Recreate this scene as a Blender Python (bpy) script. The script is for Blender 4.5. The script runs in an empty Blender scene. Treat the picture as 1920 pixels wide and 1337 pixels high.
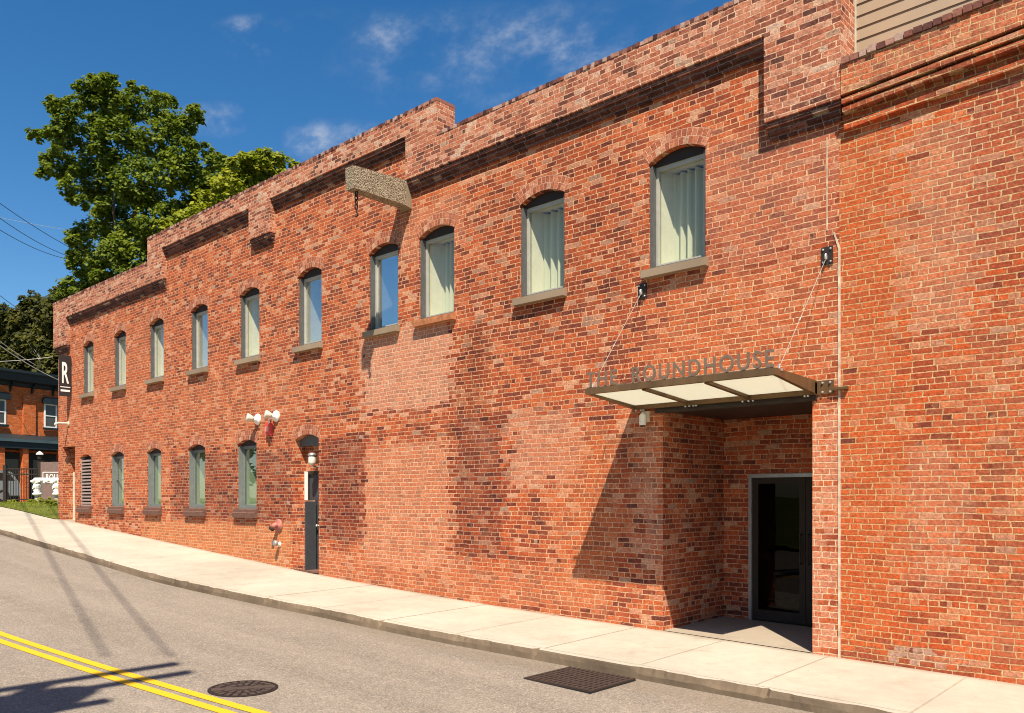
import bpy, math, random
import numpy as np
from mathutils import Vector, Matrix, Euler
SC = bpy.context.scene
COL = SC.collection
R = math.radians
rng = np.random.default_rng(7)
random.seed(7)

# ------------------------------------------------------------------ camera, sky, sun, exposure
cd = bpy.data.cameras.new('camera'); cam = bpy.data.objects.new('camera', cd); COL.objects.link(cam)
cam.location = (0, -9.7, 1.95); cam.rotation_euler = (R(90), 0, R(42.658))
cd.sensor_width = 36; cd.lens = 36*1548/1920; cd.shift_y = 263.5/1920
cd.clip_start = .1; cd.clip_end = 3000
SC.camera = cam
SUN = Vector((.98, -1.0, 2.2)).normalized()
sd = bpy.data.lights.new('sun', 'SUN'); sd.energy = 4.7; sd.angle = R(.53); sd.color = (1, .90, .75)
so = bpy.data.objects.new('sun', sd); COL.objects.link(so)
so.rotation_euler = SUN.to_track_quat('Z', 'Y').to_euler()
so.location = SUN*60
vs = SC.view_settings
vs.view_transform = 'Standard'; vs.look = 'None'; vs.gamma = 1; vs.use_curve_mapping = False
vs.exposure = 1.02
SC.cycles.filter_width = 1.05; SC.cycles.max_bounces = 8; SC.cycles.transparent_max_bounces = 16


class NT:
    """small helper round a node tree"""
    def __init__(s, nt):
        s.nt = nt; nt.nodes.clear()
    def n(s, typ, ins=None, **props):
        nd = s.nt.nodes.new(typ)
        for k, v in props.items(): setattr(nd, k, v)
        for k, v in (ins or {}).items():
            sk = nd.inputs[k]
            if isinstance(v, bpy.types.NodeSocket): s.nt.links.new(v, sk)
            else:
                if sk.type == 'RGBA' and len(v) == 3: v = (*v, 1)
                sk.default_value = v
        return nd
    def m(s, op, a, b=0., c=0., clamp=False):
        return s.n('ShaderNodeMath', {0: a, 1: b, 2: c}, operation=op, use_clamp=clamp).outputs[0]
    def ss(s, v, a, b, o0=0., o1=1.):
        return s.n('ShaderNodeMapRange', {'Value': v, 'From Min': a, 'From Max': b, 'To Min': o0, 'To Max': o1}, interpolation_type='SMOOTHSTEP').outputs[0]
    def lin(s, v, a, b, o0=0., o1=1.):
        return s.n('ShaderNodeMapRange', {'Value': v, 'From Min': a, 'From Max': b, 'To Min': o0, 'To Max': o1}).outputs[0]
    def mix(s, f, a, b, mode='MIX'):
        nd = s.n('ShaderNodeMix', data_type='RGBA', blend_type=mode)
        for i, v in ((0, f), (6, a), (7, b)):
            sk = nd.inputs[i]
            if isinstance(v, bpy.types.NodeSocket): s.nt.links.new(v, sk)
            else: sk.default_value = v if i == 0 else ((*v, 1) if len(v) == 3 else v)
        return nd.outputs[2]
    def noise(s, vec, scale, detail=4., rough=.55):
        return s.n('ShaderNodeTexNoise', {'Vector': vec, 'Scale': scale, 'Detail': detail, 'Roughness': rough}).outputs['Fac']
    def ramp(s, f, stops, interp='LINEAR'):
        nd = s.n('ShaderNodeValToRGB', {'Fac': f}); cr = nd.color_ramp; cr.interpolation = interp
        while len(cr.elements) < len(stops): cr.elements.new(.5)
        for e, (p, c) in zip(cr.elements, stops): e.position = p; e.color = (*c, 1)
        return nd.outputs[0]


# sky: Nishita with a few thin high clouds placed by direction
W = bpy.data.worlds.new('World'); SC.world = W; W.use_nodes = True
q = NT(W.node_tree)
sky = q.n('ShaderNodeTexSky', sky_type='NISHITA', sun_disc=False, sun_elevation=math.asin(SUN.z), sun_rotation=math.atan2(SUN.x, SUN.y),
          altitude=200, air_density=1.0, dust_density=.5, ozone_density=2.2)
skc = q.n('ShaderNodeHueSaturation', {'Saturation': 1.36, 'Value': 1.34, 'Color': sky.outputs[0]}).outputs[0]
gen = q.n('ShaderNodeTexCoord').outputs['Generated']
def cloud(px, py, rx, ry, amount):
    t = (px-960)/1548; f = Vector((-.6776+t*.7355, .7355+t*.6776, (932-py)/1548)).normalized()
    right = Vector((.7355, .6776, 0)); up = f.cross(right) * -1
    if up.z < 0: up = -up
    dx = q.n('ShaderNodeVectorMath', {0: gen, 1: right - f*right.dot(f)}, operation='DOT_PRODUCT').outputs['Value']
    dy = q.n('ShaderNodeVectorMath', {0: gen, 1: up}, operation='DOT_PRODUCT').outputs['Value']
    dz = q.n('ShaderNodeVectorMath', {0: gen, 1: f}, operation='DOT_PRODUCT').outputs['Value']
    a = q.m('MULTIPLY', dx, 1548/rx); b = q.m('MULTIPLY', dy, 1548/ry)
    r2 = q.m('ADD', q.m('MULTIPLY', a, a), q.m('MULTIPLY', b, b))
    g = q.ss(r2, 1.0, 0.0)
    g = q.m('MULTIPLY', g, q.m('GREATER_THAN', dz, 0.))
    return q.m('MULTIPLY', g, amount)
mp = q.n('ShaderNodeMapping', {'Vector': gen, 'Rotation': (.15, .1, R(42)), 'Scale': (2.6, 7, 9)}).outputs[0]
wisp = q.ss(q.noise(mp, 1.6, 8., .6), .40, .75)
fine = q.ss(q.noise(mp, 7., 7., .62), .36, .74)
msk = cloud(488, 80, 95, 42, 1.7)
for a in ((412, 225, 80, 30, 1.8), (650, 268, 120, 45, 1.2), (930, 115, 330, 95, .85), (1090, 95, 110, 45, .5), (1250, 30, 260, 70, .4), (700, 60, 260, 40, .4)):
    msk = q.m('ADD', msk, cloud(*a))
cl = q.m('MULTIPLY', msk, q.m('ADD', q.m('MULTIPLY', wisp, .22), q.m('MULTIPLY', q.m('MULTIPLY', wisp, fine), 1.1)), clamp=True)
cl = q.m('MULTIPLY', cl, .62, clamp=True)
final = q.mix(cl, skc, (5.4, 6.0, 7.0))
bg = q.n('ShaderNodeBackground', {'Color': final, 'Strength': .05})
q.n('ShaderNodeOutputWorld', {'Surface': bg.outputs[0]})


# ------------------------------------------------------------------ mesh helpers
class MB:
    """collects polygons; build() links them as one mesh object"""
    def __init__(s): s.v = []; s.f = []; s.uv = {}
    def poly(s, pts, uv=None):
        i = len(s.v); s.v += [tuple(p) for p in pts]
        s.f.append(tuple(range(i, i+len(pts))))
        if uv: s.uv[len(s.f)-1] = uv
    def box(s, x0, x1, y0, y1, z0, z1, M=None):
        p = [(x, y, z) for z in (z0, z1) for y in (y0, y1) for x in (x0, x1)]
        if M: p = [tuple(M @ Vector(a)) for a in p]
        i = len(s.v); s.v += p
        for f in ((0, 2, 3, 1), (4, 5, 7, 6), (0, 1, 5, 4), (2, 6, 7, 3), (0, 4, 6, 2), (1, 3, 7, 5)):
            s.f.append(tuple(i+k for k in f))
    def hexa(s, p):     # 8 points ordered like box
        i = len(s.v); s.v += [tuple(a) for a in p]
        for f in ((0, 2, 3, 1), (4, 5, 7, 6), (0, 1, 5, 4), (2, 6, 7, 3), (0, 4, 6, 2), (1, 3, 7, 5)):
            s.f.append(tuple(i+k for k in f))
    def prism(s, prof, axis, a, b):     # closed profile extruded along an axis: 'x' -> prof (y,z); 'y' -> (x,z); 'z' -> (x,y)
        def P(u, v, w): return {'x': (w, u, v), 'y': (u, w, v), 'z': (u, v, w)}[axis]
        n = len(prof); i = len(s.v)
        s.v += [P(u, v, a) for u, v in prof] + [P(u, v, b) for u, v in prof]
        s.f.append(tuple(range(i, i+n))); s.f.append(tuple(range(i+2*n-1, i+n-1, -1)))
        for k in range(n): s.f.append((i+k, i+(k+1) % n, i+n+(k+1) % n, i+n+k))
    def tube(s, pts, r, n=8, cap=True):
        pts = [Vector(p) for p in pts]; rs = r if hasattr(r, '__len__') else [r]*len(pts)
        rings = []; prev = None
        for k, p in enumerate(pts):
            d = (pts[min(k+1, len(pts)-1)]-pts[max(k-1, 0)]).normalized()
            if prev is None: a = d.orthogonal().normalized()
            else: a = (prev - d*prev.dot(d)).normalized()
            prev = a; b = d.cross(a); i = len(s.v)
            s.v += [tuple(p+(a*math.cos(t)+b*math.sin(t))*rs[k]) for t in [2*math.pi*j/n for j in range(n)]]
            rings.append(i)
        for i, j in zip(rings, rings[1:]):
            for k in range(n): s.f.append((i+k, i+(k+1) % n, j+(k+1) % n, j+k))
        if cap:
            s.f.append(tuple(rings[0]+k for k in range(n-1, -1, -1))); s.f.append(tuple(rings[-1]+k for k in range(n)))
    def lathe(s, prof, M=None, n=20):   # prof: (radius, height) round z
        M = M or Matrix(); rings = []
        for r, h in prof:
            i = len(s.v); rings.append(i)
            s.v += [tuple(M @ Vector((r*math.cos(2*math.pi*k/n), r*math.sin(2*math.pi*k/n), h))) for k in range(n)]
        for i, j in zip(rings, rings[1:]):
            for k in range(n): s.f.append((i+k, i+(k+1) % n, j+(k+1) % n, j+k))
        s.f.append(tuple(rings[0]+k for k in range(n-1, -1, -1))); s.f.append(tuple(rings[-1]+k for k in range(n)))
    def build(s, name, mat, parent=None, smooth=False):
        me = bpy.data.meshes.new(name); me.from_pydata(s.v, [], s.f); me.update()
        if s.uv:
            l = me.uv_layers.new(name='UVMap')
            for fi, uv in s.uv.items():
                for li, u in zip(me.polygons[fi].loop_indices, uv): l.data[li].uv = u
        if mat: me.materials.append(mat)
        if smooth: me.polygons.foreach_set('use_smooth', [True]*len(me.polygons))
        return link(name, me, parent)

def link(name, data, parent=None):
    o = bpy.data.objects.new(name, data); COL.objects.link(o)
    if parent is not None: o.parent = parent
    return o
def tag(o, label=None, cat=None, group=None, kind=None):
    for k, v in (('label', label), ('category', cat), ('group', group), ('kind', kind)):
        if v: o[k] = v
    return o
def thing(name, label, cat, loc=(0, 0, 0), rotz=0., group=None, world_parts=False):
    """Empty at the thing's base; with world_parts its parts are given in world coordinates"""
    o = link(name, None); o.location = loc; o.rotation_euler = (0, 0, rotz); o.empty_display_size = .3
    o['wp'] = 1 if world_parts else 0
    return tag(o, label, cat, group)
def part(mb, name, mat, root, smooth=False, label=None):
    o = mb.build(name, mat, root, smooth)
    if root.get('wp') and root.parent is None and root.type == 'EMPTY': o.location = -root.location
    if label: o['label'] = label
    return o


# ------------------------------------------------------------------ materials
def new_mat(name):
    m = bpy.data.materials.new(name); m.use_nodes = True
    return m, NT(m.node_tree)
def finish(t, col, rough=.7, metal=0., bump=None, bdist=.01, bstr=.6, spec=.5, **kw):
    ins = {'Base Color': col, 'Roughness': rough, 'Metallic': metal, 'Specular IOR Level': spec}; ins.update(kw)
    if bump is not None: ins['Normal'] = t.n('ShaderNodeBump', {'Height': bump, 'Strength': bstr, 'Distance': bdist}).outputs[0]
    b = t.n('ShaderNodeBsdfPrincipled', ins)
    t.n('ShaderNodeOutputMaterial', {'Surface': b.outputs[0]})
def plain(name, col, rough=.6, metal=0., var=.15, scale=8., spec=.4, bump=.0, streak=False):
    m, t = new_mat(name)
    oc = t.n('ShaderNodeTexCoord').outputs['Object']
    if streak: oc2 = t.n('ShaderNodeMapping', {'Vector': oc, 'Scale': (1, 1, .12)}).outputs[0]
    else: oc2 = oc
    nz = t.noise(oc2, scale, 5.)
    f = t.lin(nz, .3, .7, 1-var, 1+var)
    c = t.mix(1., col, t.n('ShaderNodeCombineColor', {0: f, 1: f, 2: f}).outputs[0], 'MULTIPLY')
    finish(t, c, rough, metal, nz if bump else None, bump or .01, .5, spec)
    return m

def brick_mat(name, pal, mortar, zones=(), course=.0705, bw=.21, msz=.0105, uv=False, pale=.25, low=.22, header=6, rough=.85, stain=.3):
    m, t = new_mat(name)
    tc = t.n('ShaderNodeTexCoord')
    if uv:
        vec = tc.outputs['UV']
        sx = t.n('ShaderNodeSeparateXYZ', {0: vec}); u, v = sx.outputs[0], sx.outputs[1]
        oc = tc.outputs['Object']
    else:
        oc = tc.outputs['Object']
        sx = t.n('ShaderNodeSeparateXYZ', {0: oc})
        nx = t.n('ShaderNodeSeparateXYZ', {0: tc.outputs['Normal']}).outputs[0]
        side = t.m('GREATER_THAN', t.m('ABSOLUTE', nx), .6)
        u0 = t.n('ShaderNodeMix', {0: side, 2: sx.outputs[0], 3: t.m('ADD', sx.outputs[1], .05)}, data_type='FLOAT').outputs[0]
        v0 = sx.outputs[2]
        wob = t.noise(oc, .9, 3.); wob2 = t.noise(oc, 5.5, 2.)
        jn = t.n('ShaderNodeSeparateColor', {0: t.n('ShaderNodeTexNoise', {'Vector': oc, 'Scale': 21., 'Detail': 3., 'Roughness': .65}).outputs['Color']})
        v = t.m('ADD', v0, t.m('ADD', t.m('MULTIPLY', wob, .05), t.m('ADD', t.m('MULTIPLY', wob2, .012), t.m('MULTIPLY', jn.outputs[0], .013))))
        rw = t.m('FLOOR', t.m('DIVIDE', v, course))
        wn = t.n('ShaderNodeTexWhiteNoise', {'W': rw}, noise_dimensions='1D').outputs['Value']
        ln = t.n('ShaderNodeTexNoise', {'Vector': t.n('ShaderNodeCombineXYZ', {0: t.m('MULTIPLY', u0, 2.6), 1: t.m('MULTIPLY', rw, 7.31)}).outputs[0], 'Scale': 1., 'Detail': 1.}, noise_dimensions='2D').outputs['Fac']
        u = t.m('ADD', u0, t.m('ADD', t.m('ADD', t.m('MULTIPLY', wob2, .03), t.m('MULTIPLY', jn.outputs[1], .02)), t.m('ADD', t.m('MULTIPLY', wn, .09), t.m('MULTIPLY', ln, .16))))
    cv = t.n('ShaderNodeCombineXYZ', {0: u, 1: v}).outputs[0]
    def bt(w, off):
        nd = t.n('ShaderNodeTexBrick', {'Vector': cv, 'Color1': (0, 0, 0), 'Color2': (1, 1, 1), 'Mortar': (.5, .5, .5), 'Scale': 1., 'Mortar Size': msz/2,
                 'Mortar Smooth': .25, 'Bias': 0., 'Brick Width': w, 'Row Height': course}, offset=off, offset_frequency=2)
        return nd.outputs['Color'], nd.outputs['Fac']
    cA, fA = bt(bw, .5)
    row = t.m('FLOOR', t.m('DIVIDE', v, course))
    if header:
        cB, fB = bt(bw/2, .5)
        hm = t.m('LESS_THAN', t.m('FLOORED_MODULO', row, float(header)), .5)
        r = t.mix(hm, cA, cB); fac = t.n('ShaderNodeMix', {0: hm, 2: fA, 3: fB}, data_type='FLOAT').outputs[0]
    else: r, fac = cA, fA
    rr = t.n('ShaderNodeSeparateColor', {0: r}).outputs[0]
    r2 = t.n('ShaderNodeTexWhiteNoise', {'W': t.m('MULTIPLY', rr, 917.3)}, noise_dimensions='1D').outputs['Value']
    nl = t.noise(oc, .55, 4., .6); nm = t.noise(oc, 2.3, 5., .65); nf = t.noise(oc, 38., 4., .7)
    f = t.m('ADD', rr, t.m('MULTIPLY', t.m('SUBTRACT', nm, .5), 1.0), clamp=True)
    f = t.m('ADD', t.m('MULTIPLY', f, .94), .03)
    col = t.ramp(f, pal)
    # brick-aligned coordinates for the repaired, weathered and shade-painted areas
    if not uv:
        uq = t.m('ADD', t.m('MULTIPLY', t.m('FLOOR', t.m('DIVIDE', u, bw)), bw), t.m('MULTIPLY', t.m('SUBTRACT', r2, .5), .35))
        vq = t.m('ADD', v, t.m('MULTIPLY', t.m('SUBTRACT', rr, .5), .2))
        uq = t.m('ADD', uq, t.m('MULTIPLY', t.m('SUBTRACT', nm, .5), .5)); vq = t.m('ADD', vq, t.m('MULTIPLY', t.m('SUBTRACT', nm, .5), .35))
    mcol = mortar
    mvar = t.lin(nm, .3, .7, .78, 1.16)
    mcol = t.mix(1., mortar, t.n('ShaderNodeCombineColor', {0: mvar, 1: mvar, 2: mvar}).outputs[0], 'MULTIPLY')
    # whole bricks of another firing, pale lime-washed bricks
    col = t.mix(t.m('MULTIPLY', t.m('GREATER_THAN', r2, .95), .55), col, (.5, .33, .22))
    col = t.mix(t.m('MULTIPLY', t.m('LESS_THAN', r2, .055), .5), col, (.115, .034, .022))
    col = t.mix(t.m('MULTIPLY', t.ss(nl, .52, .72), low), col, (.155, .05, .034))
    for z in zones:
        x0, x1, z0, z1, sf, c, amt, mode, mort = z
        k = t.m('MULTIPLY', t.m('MULTIPLY', t.ss(uq, x0-sf, x0+sf), t.ss(uq, x1+sf, x1-sf)), t.m('MULTIPLY', t.ss(vq, z0-sf, z0+sf), t.ss(vq, z1+sf, z1-sf)))
        kb = t.m('MULTIPLY', t.ss(t.m('ADD', k, t.m('MULTIPLY', t.m('SUBTRACT', r2, .5), .7)), .4, .6), t.lin(t.noise(oc, 3.1, 3.), .3, .7, .75*amt, 1.15*amt), clamp=True)
        col = t.mix(kb, col, c, mode)
        if mort: mcol = t.mix(t.m('MULTIPLY', k, amt), mcol, mort)
    mott = t.noise(oc, 24., 6., .78)
    speck = t.m('MULTIPLY', t.lin(nf, .25, .75, .72, 1.25), t.lin(mott, .3, .7, .45, 1.55))
    col = t.mix(t.m('MULTIPLY', t.ss(t.noise(oc, 11., 5., .75), .56, .72), .45), col, tuple(x*.95 for x in mortar))
    col = t.mix(1., col, t.n('ShaderNodeCombineColor', {0: speck, 1: speck, 2: speck}).outputs[0], 'MULTIPLY')
    # lime bloom: mortar dust smeared over the bricks in patches
    sm = t.m('MULTIPLY', t.ss(t.noise(oc, 1.3, 7., .7), .5, .74), pale)
    col = t.mix(sm, col, (.52, .225, .125))
    strk = t.n('ShaderNodeMapping', {'Vector': oc, 'Scale': (3.2, 3.2, .35)}).outputs[0]
    col = t.mix(t.m('MULTIPLY', t.ss(t.noise(strk, 1., 5., .6), .55, .78), stain), col, (.10, .045, .034))
    gone = t.m('MULTIPLY', fac, t.lin(t.noise(oc, 26., 4., .75), .34, .58, .12, 1.))
    c2 = t.mix(gone, col, mcol)
    h = t.m('ADD', t.m('MULTIPLY', t.m('SUBTRACT', 1., fac), .8), t.m('ADD', t.m('MULTIPLY', nf, .35), t.m('MULTIPLY', rr, .35)))
    finish(t, c2, rough, 0., h, .02, .9, .2)
    return m

ZM = [  # x0,x1,z0,z1,soft, colour, amount, mode, mortar
    (-14.2, -12.8, 1.15, 3.2, .05, (.50, .42, .40), .95, 'MULTIPLY', (.45, .26, .18)),
    (-10.3, -9.1, 1.0, 3.3, .07, (.6, .54, .5), .9, 'MULTIPLY', (.48, .29, .2)),
    (-10.3, -9.3, 3.3, 4.8, .2, (.62, .55, .52), .8, 'MULTIPLY', None),
    (-12.8, -10.35, .7, 2.95, .05, (.56, .22, .11), .58, 'MIX', (.76, .53, .36)),
    (-12.85, -10.35, 3.55, 5.1, .06, (.57, .27, .16), .62, 'MIX', (.76, .56, .41)),
    (-11.8, -9.9, 6.2, 7.2, .3, (.5, .2, .115), .4, 'MIX', None),
    (-9.0, -7.5, 2.2, 3.3, .25, (.54, .25, .15), .45, 'MIX', (.68, .46, .31)),
    (-20.8, -15.3, 1.45, 3.1, .15, (.56, .50, .48), .85, 'MULTIPLY', (.45, .28, .19)),
    (-22.5, -15.2, .2, 1.38, .08, (.56, .20, .075), .6, 'MIX', (.70, .48, .26)),
    (-14.8, -7., .2, .9, .2, (.52, .17, .075), .45, 'MIX', None),
    (-29., -21., 2.0, 6.8, .5, (.50, .13, .05), .35, 'MIX', None),
    (-21., -15., 3.3, 4.9, .5, (.50, .15, .06), .3, 'MIX', None),
    (-6.2, -3.75, .0, 4.9, .3, (.52, .13, .045), .5, 'MIX', (.68, .50, .28)),
    (-5.6, -3.7, 4.9, 6.6, .4, (.42, .165, .105), .35, 'MIX', None),
    (-9.5, -6.6, 4.6, 7.3, .5, (.72, .66, .66), .7, 'MULTIPLY', None),
    (-8.0, -6.9, .3, 2.9, .3, (.52, .15, .05), .4, 'MIX', None),
    (-6.5, -6.1, .9, 3.0, .12, (.56, .30, .19), .3, 'MIX', (.72, .52, .38)),
    (-4.12, -3.76, .1, 3.0, .04, (.56, .26, .16), .5, 'MIX', (.74, .58, .42)),
]
PAL = [(0., (.09, .024, .018)), (.08, (.17, .04, .023)), (.3, (.285, .056, .022)), (.6, (.395, .078, .025)), (.84, (.475, .112, .036)), (1., (.52, .27, .16))]
PALR = [(0., (.14, .032, .019)), (.1, (.29, .056, .022)), (.5, (.44, .075, .019)), (.78, (.52, .10, .025)), (1., (.52, .22, .11))]
ZR = [
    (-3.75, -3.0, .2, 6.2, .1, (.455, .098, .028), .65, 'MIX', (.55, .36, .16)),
    (-3.0, -2.25, 3.7, 6.0, .12, (.50, .21, .115), .5, 'MIX', (.62, .46, .28)),
    (-3.0, -2.4, .9, 2.5, .15, (.50, .19, .10), .45, 'MIX', (.62, .44, .28)),
    (-2.95, -2.45, .16, .29, .03, (.66, .50, .38), .7, 'MIX', (.6, .46, .3)),
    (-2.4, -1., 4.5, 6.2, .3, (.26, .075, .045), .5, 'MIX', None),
    (-2.5, -1., 0., 4., .5, (.40, .13, .06), .35, 'MIX', None),
    (-3.8, -1., 6.55, 7.3, .06, (.40, .17, .10), .4, 'MIX', None),
    (-3.8, -2.4, .0, .32, .1, (.2, .06, .035), .5, 'MIX', None),
    (-3.8, 9., 6.36, 6.6, .06, (.16, .055, .03), .4, 'MIX', (.3, .2, .12)),  # shadow between the cornice courses painted into brick and mortar
]
M_BR = brick_mat('red_brick', PAL, (.70, .42, .235), ZM, msz=.015)
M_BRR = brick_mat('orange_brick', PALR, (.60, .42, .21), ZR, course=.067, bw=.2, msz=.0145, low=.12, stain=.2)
M_PAR = brick_mat('parapet_brick', [(0., (.075, .028, .022)), (.14, (.17, .055, .036)), (.34, (.32, .095, .052)), (.65, (.42, .14, .075)), (.85, (.48, .22, .14)), (1., (.48, .34, .25))], (.70, .45, .29), (), msz=.015, pale=.3)
M_REC = brick_mat('porch_brick', PAL, (.60, .37, .23), (), msz=.0155, pale=.35, stain=.45, low=.4)
M_SHADE = brick_mat('shaded_corbel_brick', [(0., (.05, .02, .016)), (.5, (.115, .04, .028)), (.85, (.17, .06, .04)), (1., (.24, .10, .07))], (.30, .20, .15), (), msz=.013, pale=.1)  # darker brick for the corbels: shade under the overhang put into the colour
M_ARCH = brick_mat('arch_brick', [(0., (.25, .07, .04)), (.5, (.40, .125, .06)), (1., (.48, .22, .13))], (.68, .42, .28), (), course=.105, bw=.069, msz=.010, uv=True, header=0)
M_HOUSE = brick_mat('house_brick', [(0., (.46, .10, .024)), (.5, (.56, .13, .032)), (1., (.6, .17, .05))], (.56, .2, .08), (), course=.07, low=.05, stain=.1, pale=.1)

def coping_mat():
    m, t = new_mat('coping_brick')
    r = t.n('ShaderNodeNewGeometry').outputs['Random Per Island']
    oc = t.n('ShaderNodeTexCoord').outputs['Object']
    c = t.ramp(r, [(0., (.05, .02, .02)), (.25, (.14, .05, .04)), (.5, (.26, .10, .07)), (.8, (.38, .2, .15)), (1., (.46, .32, .26))])
    n = t.noise(oc, 30., 4.)
    c = t.mix(1., c, t.ramp(n, [(.2, (.6, .6, .6)), (.8, (1.2, 1.2, 1.2))]), 'MULTIPLY')
    finish(t, c, .85, 0., n, .006, .6, .25); return m
M_COP = coping_mat()
M_MORTAR = plain('mortar', (.48, .36, .27), .9, var=.2, scale=20.)
M_SEAM = plain('seam_mortar', (.52, .41, .30), .9, var=.4, scale=7.)

def concrete(name, col, rough=.85, var=.14):
    m, t = new_mat(name)
    oc = t.n('ShaderNodeTexCoord').outputs['Object']
    a = t.noise(oc, .5, 5., .6); b = t.noise(oc, 6., 6., .7); c = t.noise(oc, 90., 3., .7)
    f = t.m('ADD', t.m('ADD', t.lin(a, .3, .7, 1-var, 1+var), t.lin(b, .3, .7, -.07, .07)), t.lin(c, .25, .75, -.09, .09))
    cc = t.mix(1., col, t.n('ShaderNodeCombineColor', {0: f, 1: f, 2: f}).outputs[0], 'MULTIPLY')
    cc = t.mix(t.m('MULTIPLY', t.ss(t.noise(oc, 1.7, 6., .7), .52, .8), .55), cc, (.22, .17, .115))
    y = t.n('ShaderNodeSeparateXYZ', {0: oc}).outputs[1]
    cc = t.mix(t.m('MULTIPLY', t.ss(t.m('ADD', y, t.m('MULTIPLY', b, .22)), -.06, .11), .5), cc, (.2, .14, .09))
    spt = t.n('ShaderNodeTexVoronoi', {'Vector': oc, 'Scale': 3.2}, feature='F1').outputs['Distance']
    cc = t.mix(t.ss(spt, .055, .03, 0., .45), cc, (.12, .09, .07))
    finish(t, cc, rough, 0., t.m('ADD', b, t.m('MULTIPLY', c, .5)), .004, .5, .25)
    return m
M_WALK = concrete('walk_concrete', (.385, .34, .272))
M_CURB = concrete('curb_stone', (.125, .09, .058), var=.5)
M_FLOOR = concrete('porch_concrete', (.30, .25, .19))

def asphalt():
    m, t = new_mat('asphalt')
    oc = t.n('ShaderNodeTexCoord').outputs['Object']
    sp = t.n('ShaderNodeMapping', {'Vector': oc, 'Scale': (.12, 1.4, 1), 'Rotation': (0, 0, R(-4))}).outputs[0]
    a = t.noise(sp, 1.2, 5., .6); b = t.noise(oc, 3., 6., .7); c = t.noise(oc, 75., 4., .8)
    v = t.n('ShaderNodeTexVoronoi', {'Vector': oc, 'Scale': 66.}, feature='F1')
    g = t.n('ShaderNodeSeparateColor', {0: v.outputs['Color']}).outputs[0]
    f = t.m('ADD', t.m('ADD', t.lin(a, .3, .7, .86, 1.12), t.lin(b, .3, .7, -.08, .08)), t.m('ADD', t.lin(c, .3, .7, -.25, .25), t.lin(g, 0., 1., -.27, .27)))
    cc = t.mix(1., (.215, .181, .147), t.n('ShaderNodeCombineColor', {0: f, 1: f, 2: f}).outputs[0], 'MULTIPLY')
    stone = t.m('GREATER_THAN', g, .94)
    cc = t.mix(t.m('MULTIPLY', stone, .6), cc, (.36, .28, .2))
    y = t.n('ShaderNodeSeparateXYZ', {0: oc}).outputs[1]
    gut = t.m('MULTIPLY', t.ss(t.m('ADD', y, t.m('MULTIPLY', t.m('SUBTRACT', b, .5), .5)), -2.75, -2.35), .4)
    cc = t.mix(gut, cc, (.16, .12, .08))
    finish(t, cc, .9, 0., t.m('ADD', g, c), .006, .55, .2)
    return m
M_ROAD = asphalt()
def paint(name, col):
    m, t = new_mat(name)
    oc = t.n('ShaderNodeTexCoord').outputs['Object']
    w = t.ss(t.noise(oc, 30., 6., .8), .56, .72); g = t.noise(oc, 4., 4.)
    c = t.mix(t.m('MULTIPLY', w, .45), col, (.2, .15, .09))
    c = t.mix(t.lin(g, .3, .7, 0., .3), c, tuple(x*.75 for x in col))
    finish(t, c, .75, 0., w, .003, .4, .3); return m
M_YEL = paint('yellow_paint', (.66, .36, .012))

def leaf_mat(name, c0, c1, c2):
    m, t = new_mat(name)
    g = t.n('ShaderNodeNewGeometry').outputs['Random Per Island']
    oc = t.n('ShaderNodeTexCoord').outputs['Object']
    n = t.noise(oc, .45, 3.)
    f = t.m('ADD', t.m('MULTIPLY', g, .65), t.lin(n, .3, .7, -.1, .45), clamp=True)
    c = t.ramp(f, [(0., c0), (.5, c1), (1., c2)])
    d = t.n('ShaderNodeBsdfPrincipled', {'Base Color': c, 'Roughness': .7, 'Specular IOR Level': .2})
    tr = t.n('ShaderNodeBsdfTranslucent', {'Color': t.mix(1., c, (1.25, 1.25, .5), 'MULTIPLY')})
    mx = t.n('ShaderNodeMixShader', {0: .38, 1: d.outputs[0], 2: tr.outputs[0]})
    t.n('ShaderNodeOutputMaterial', {'Surface': mx.outputs[0]}); return m
M_LEAF = leaf_mat('maple_leaf', (.045, .075, .008), (.11, .155, .014), (.20, .23, .026))
M_LEAF2 = leaf_mat('young_maple_leaf', (.10, .135, .01), (.22, .25, .018), (.36, .34, .032))
M_LEAF3 = leaf_mat('hill_leaf', (.014, .019, .004), (.05, .054, .010), (.14, .13, .026))
M_BARK = plain('bark', (.11, .085, .06), .9, var=.35, scale=6., bump=.02, streak=True)

def grass_mat():
    m, t = new_mat('grass')
    oc = t.n('ShaderNodeTexCoord').outputs['Object']
    a = t.noise(oc, .7, 5.); b = t.noise(oc, 14., 5., .8)
    c = t.ramp(t.m('ADD', t.m('MULTIPLY', a, .5), t.m('MULTIPLY', b, .5)), [(.3, (.045, .06, .012)), (.55, (.10, .115, .02)), (.75, (.17, .15, .04))])
    finish(t, c, .9, 0., b, .03, .8, .1); return m
M_GRASS = grass_mat()

M_SILL = concrete('sandstone', (.29, .215, .145), var=.25)
M_SILLR = plain('orange_sill_stone', (.40, .15, .06), .8, var=.3, scale=12., bump=.01)
M_SILLD = plain('brown_sill_stone', (.135, .065, .045), .8, var=.25, scale=12., bump=.01)
M_FRAME = plain('grey_window_paint', (.09, .09, .085), .5, var=.12)
M_FRAMEL = plain('green_grey_window_paint', (.15, .165, .15), .5, var=.12)
M_SASH = plain('pale_sash_paint', (.36, .35, .30), .5, var=.08)
M_HEAD = plain('dark_head_panel', (.022, .015, .014), .7, var=.2)
M_LINING = plain('white_plaster', (.64, .60, .47), .85, var=.05)
M_DARK = plain('dark_interior', (.02, .022, .022), .9)
M_BRONZE = plain('bronze_steel', (.15, .085, .038), .45, .35, var=.25, scale=5., streak=True)
M_BRONZE2 = plain('bronze_letter', (.17, .12, .085), .6, .1, var=.15)
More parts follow.
